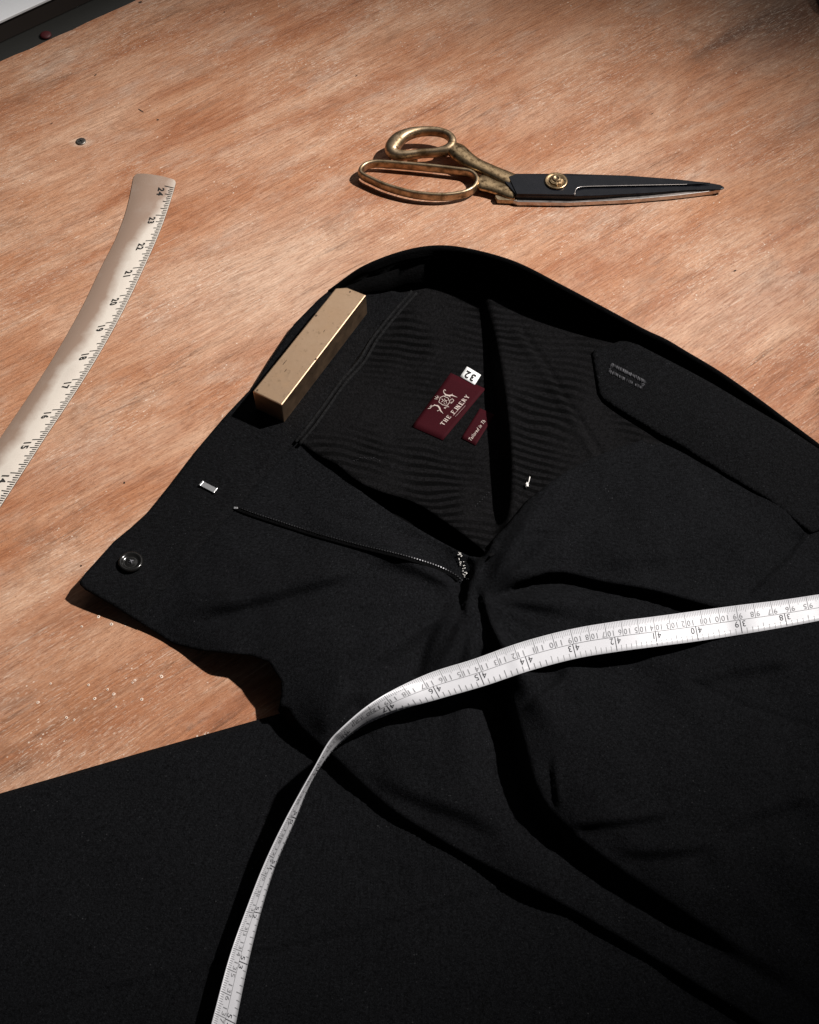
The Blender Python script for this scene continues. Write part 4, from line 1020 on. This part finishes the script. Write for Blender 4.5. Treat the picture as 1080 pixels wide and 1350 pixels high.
# ------------------------------------------------------------------ tailor's shears
SH = thing('tailor_shears', 'large tailor shears with black blades and worn brass handles', 'shears', tuple(U1(690, 250)))
def zs(x, y): return (640+x/3.176, 200+y/3.176)
def zh_(x, y): return (460+x/4.154, 150+y/4.154)
# under blade (bright ground edge) then the black upper blade
und = [zs(*q) for q in [(105, 178), (105, 200), (135, 210), (350, 213), (600, 201), (800, 183), (955, 164), (985, 156), (900, 140), (600, 110), (200, 110)]]
prism(und, 4.2, 0.6, 'lower_blade', M['blade_steel'], SH, 0.0004)
upb = [zs(*q) for q in [(78, 122), (98, 100), (128, 91), (350, 91), (600, 99), (800, 114), (940, 130), (985, 138), (1000, 147), (1000, 153), (985, 158), (850, 160), (700, 171), (500, 182), (372, 186), (130, 181), (112, 160)]]
def bladetop(x, y): return 8.4-3.2*np.clip((x-756)/200.0, 0, 1)
ub = prism(upb, 8.4, 4.3, 'upper_blade', M['black_steel'], SH, 0.0006, bladetop)
# raised spine facet on the upper blade with the hollow ground step
sp_ = [zs(*q) for q in [(98, 104), (130, 94), (350, 94), (600, 102), (800, 117), (940, 132), (900, 137), (700, 141), (420, 147), (386, 154), (374, 180), (132, 176)]]
def sptop(x, y): return bladetop(x, y)+0.9
spv = prism(sp_, 9.3, 7.0, 'spine', M['black_steel'], ub, 0.0005, sptop)
hl_ = resample([zs(*q) for q in [(374, 182), (378, 160), (392, 149), (440, 145), (700, 139.5), (900, 136)]], 3)
meshobj('ground_line', *sweep(U(hl_[:, 0], hl_[:, 1], bladetop(hl_[:, 0], hl_[:, 1])+0.75), circ(0.00028, 6)), M['blade_steel'], ub)
# pivot
pc = U1(*zs(296, 126), 9.2)
v, f = lathe([(0.0080, 0.0), (0.0082, 0.0006), (0.0080, 0.0013), (0.0071, 0.0015), (0.0064, 0.0010), (0.0050, 0.0010)], 36)
wsh = meshobj('pivot_washer', [(a+pc.x, b+pc.y, c+pc.z) for a, b, c in v], f, M['brass_shank'], SH, True)
v, f = lathe([(0.0050, 0.0008), (0.0049, 0.0020), (0.0042, 0.0027), (0.0030, 0.0029), (0.0028, 0.0030), (0.0010, 0.0030)], 8)
meshobj('pivot_nut', [(a*1.05+pc.x, b*1.05+pc.y, c+pc.z) for a, b, c in v], f, M['brass_shank'], SH, False, bevel=0.0006)
v, f = lathe([(0.0030, 0.0026), (0.0030, 0.0034), (0.0025, 0.0039), (0.0017, 0.0039), (0.0014, 0.0032), (0.0003, 0.0031)], 20)
meshobj('pivot_stud', [(a+pc.x, b+pc.y, c+pc.z) for a, b, c in v], f, M['brass_bow'], SH, True)

# lower bow: flat strap ring
lb = [(62, 322, 8), (76, 298, 8), (108, 280, 8), (165, 273, 8), (300, 283, 8), (450, 297, 8), (590, 313, 8), (660, 324, 8), (695, 350, 8), (702, 380, 8), (680, 415, 8), (620, 442, 8), (510, 455, 8), (360, 443, 8), (215, 405, 8), (115, 362, 8), (74, 340, 8)]
q = resample([(*zh_(x, y), h) for x, y, h in lb], 3.0, True)
pw = U(q[:, 0], q[:, 1], q[:, 2]-2.2)
meshobj('lower_bow', *sweep(pw, superel(0.0016, 0.0036, 14, 2.8), True), M['brass_bow'], SH)
# upper bow: thick cast ring, wide at its rear end
ubw = [(236, 194, 12, 5.4), (268, 144, 14, 5.4), (325, 112, 15, 4.0), (400, 97, 15, 2.8), (490, 100, 15, 2.5), (548, 122, 14.5, 2.6), (568, 158, 14, 3.2), (545, 195, 13, 3.6), (480, 212, 12, 2.6), (400, 218, 11.5, 2.4), (310, 228, 11, 3.0), (255, 222, 11, 4.0)]
q = resample([(*zh_(x, y), h, r) for x, y, h, r in ubw], 3.0, True)
pw = U(q[:, 0], q[:, 1], q[:, 2]-2.5)
meshobj('upper_bow', *sweep(pw, superel(0.001, 0.001, 16, 2.3), True, [(r, 3.4+0.25*r) for r in q[:, 3]]), M['brass_bow'], SH)
# shanks
def shank(name, pts, mat):
    q = resample([(*zh_(x, y), h, rx, rz) for x, y, h, rx, rz in pts], 3.0)
    pw = U(q[:, 0], q[:, 1], q[:, 2]); return meshobj(name, *sweep(pw, superel(0.001, 0.001, 16, 2.6), False, [(a, b) for a, b in q[:, 3:5]]), mat, SH)
shank('upper_shank', [(545, 190, 10, 4.4, 3.6), (590, 205, 10, 7.0, 4.0), (640, 245, 9.5, 6.4, 3.8), (700, 280, 8.6, 5.4, 3.4), (780, 315, 7.6, 5.4, 3.0), (860, 350, 6.8, 6.0, 2.6), (905, 368, 6.4, 6.2, 2.3)], M['brass_shank'])
shank('lower_shank', [(690, 372, 5.2, 4.0, 3.2), (730, 376, 5.2, 7.4, 3.0), (780, 394, 4.8, 6.4, 3.0), (830, 412, 4.5, 6.2, 3.0), (880, 428, 4.3, 6.8, 3.0), (920, 438, 4.2, 6.8, 2.8)], M['brass_shank'])
blk = [zh_(*q) for q in [(806, 428), (918, 430), (926, 432), (920, 474), (812, 470), (800, 452)]]
prism(blk, 4.4, 0.5, 'bolster', M['brass_bow'], SH, 0.0006)
stop_ = [zh_(*q) for q in [(318, 236), (378, 232), (372, 250), (320, 254)]]
prism(stop_, 6.0, 1.5, 'bow_stop', M['brass_bow'], SH, 0.0005)
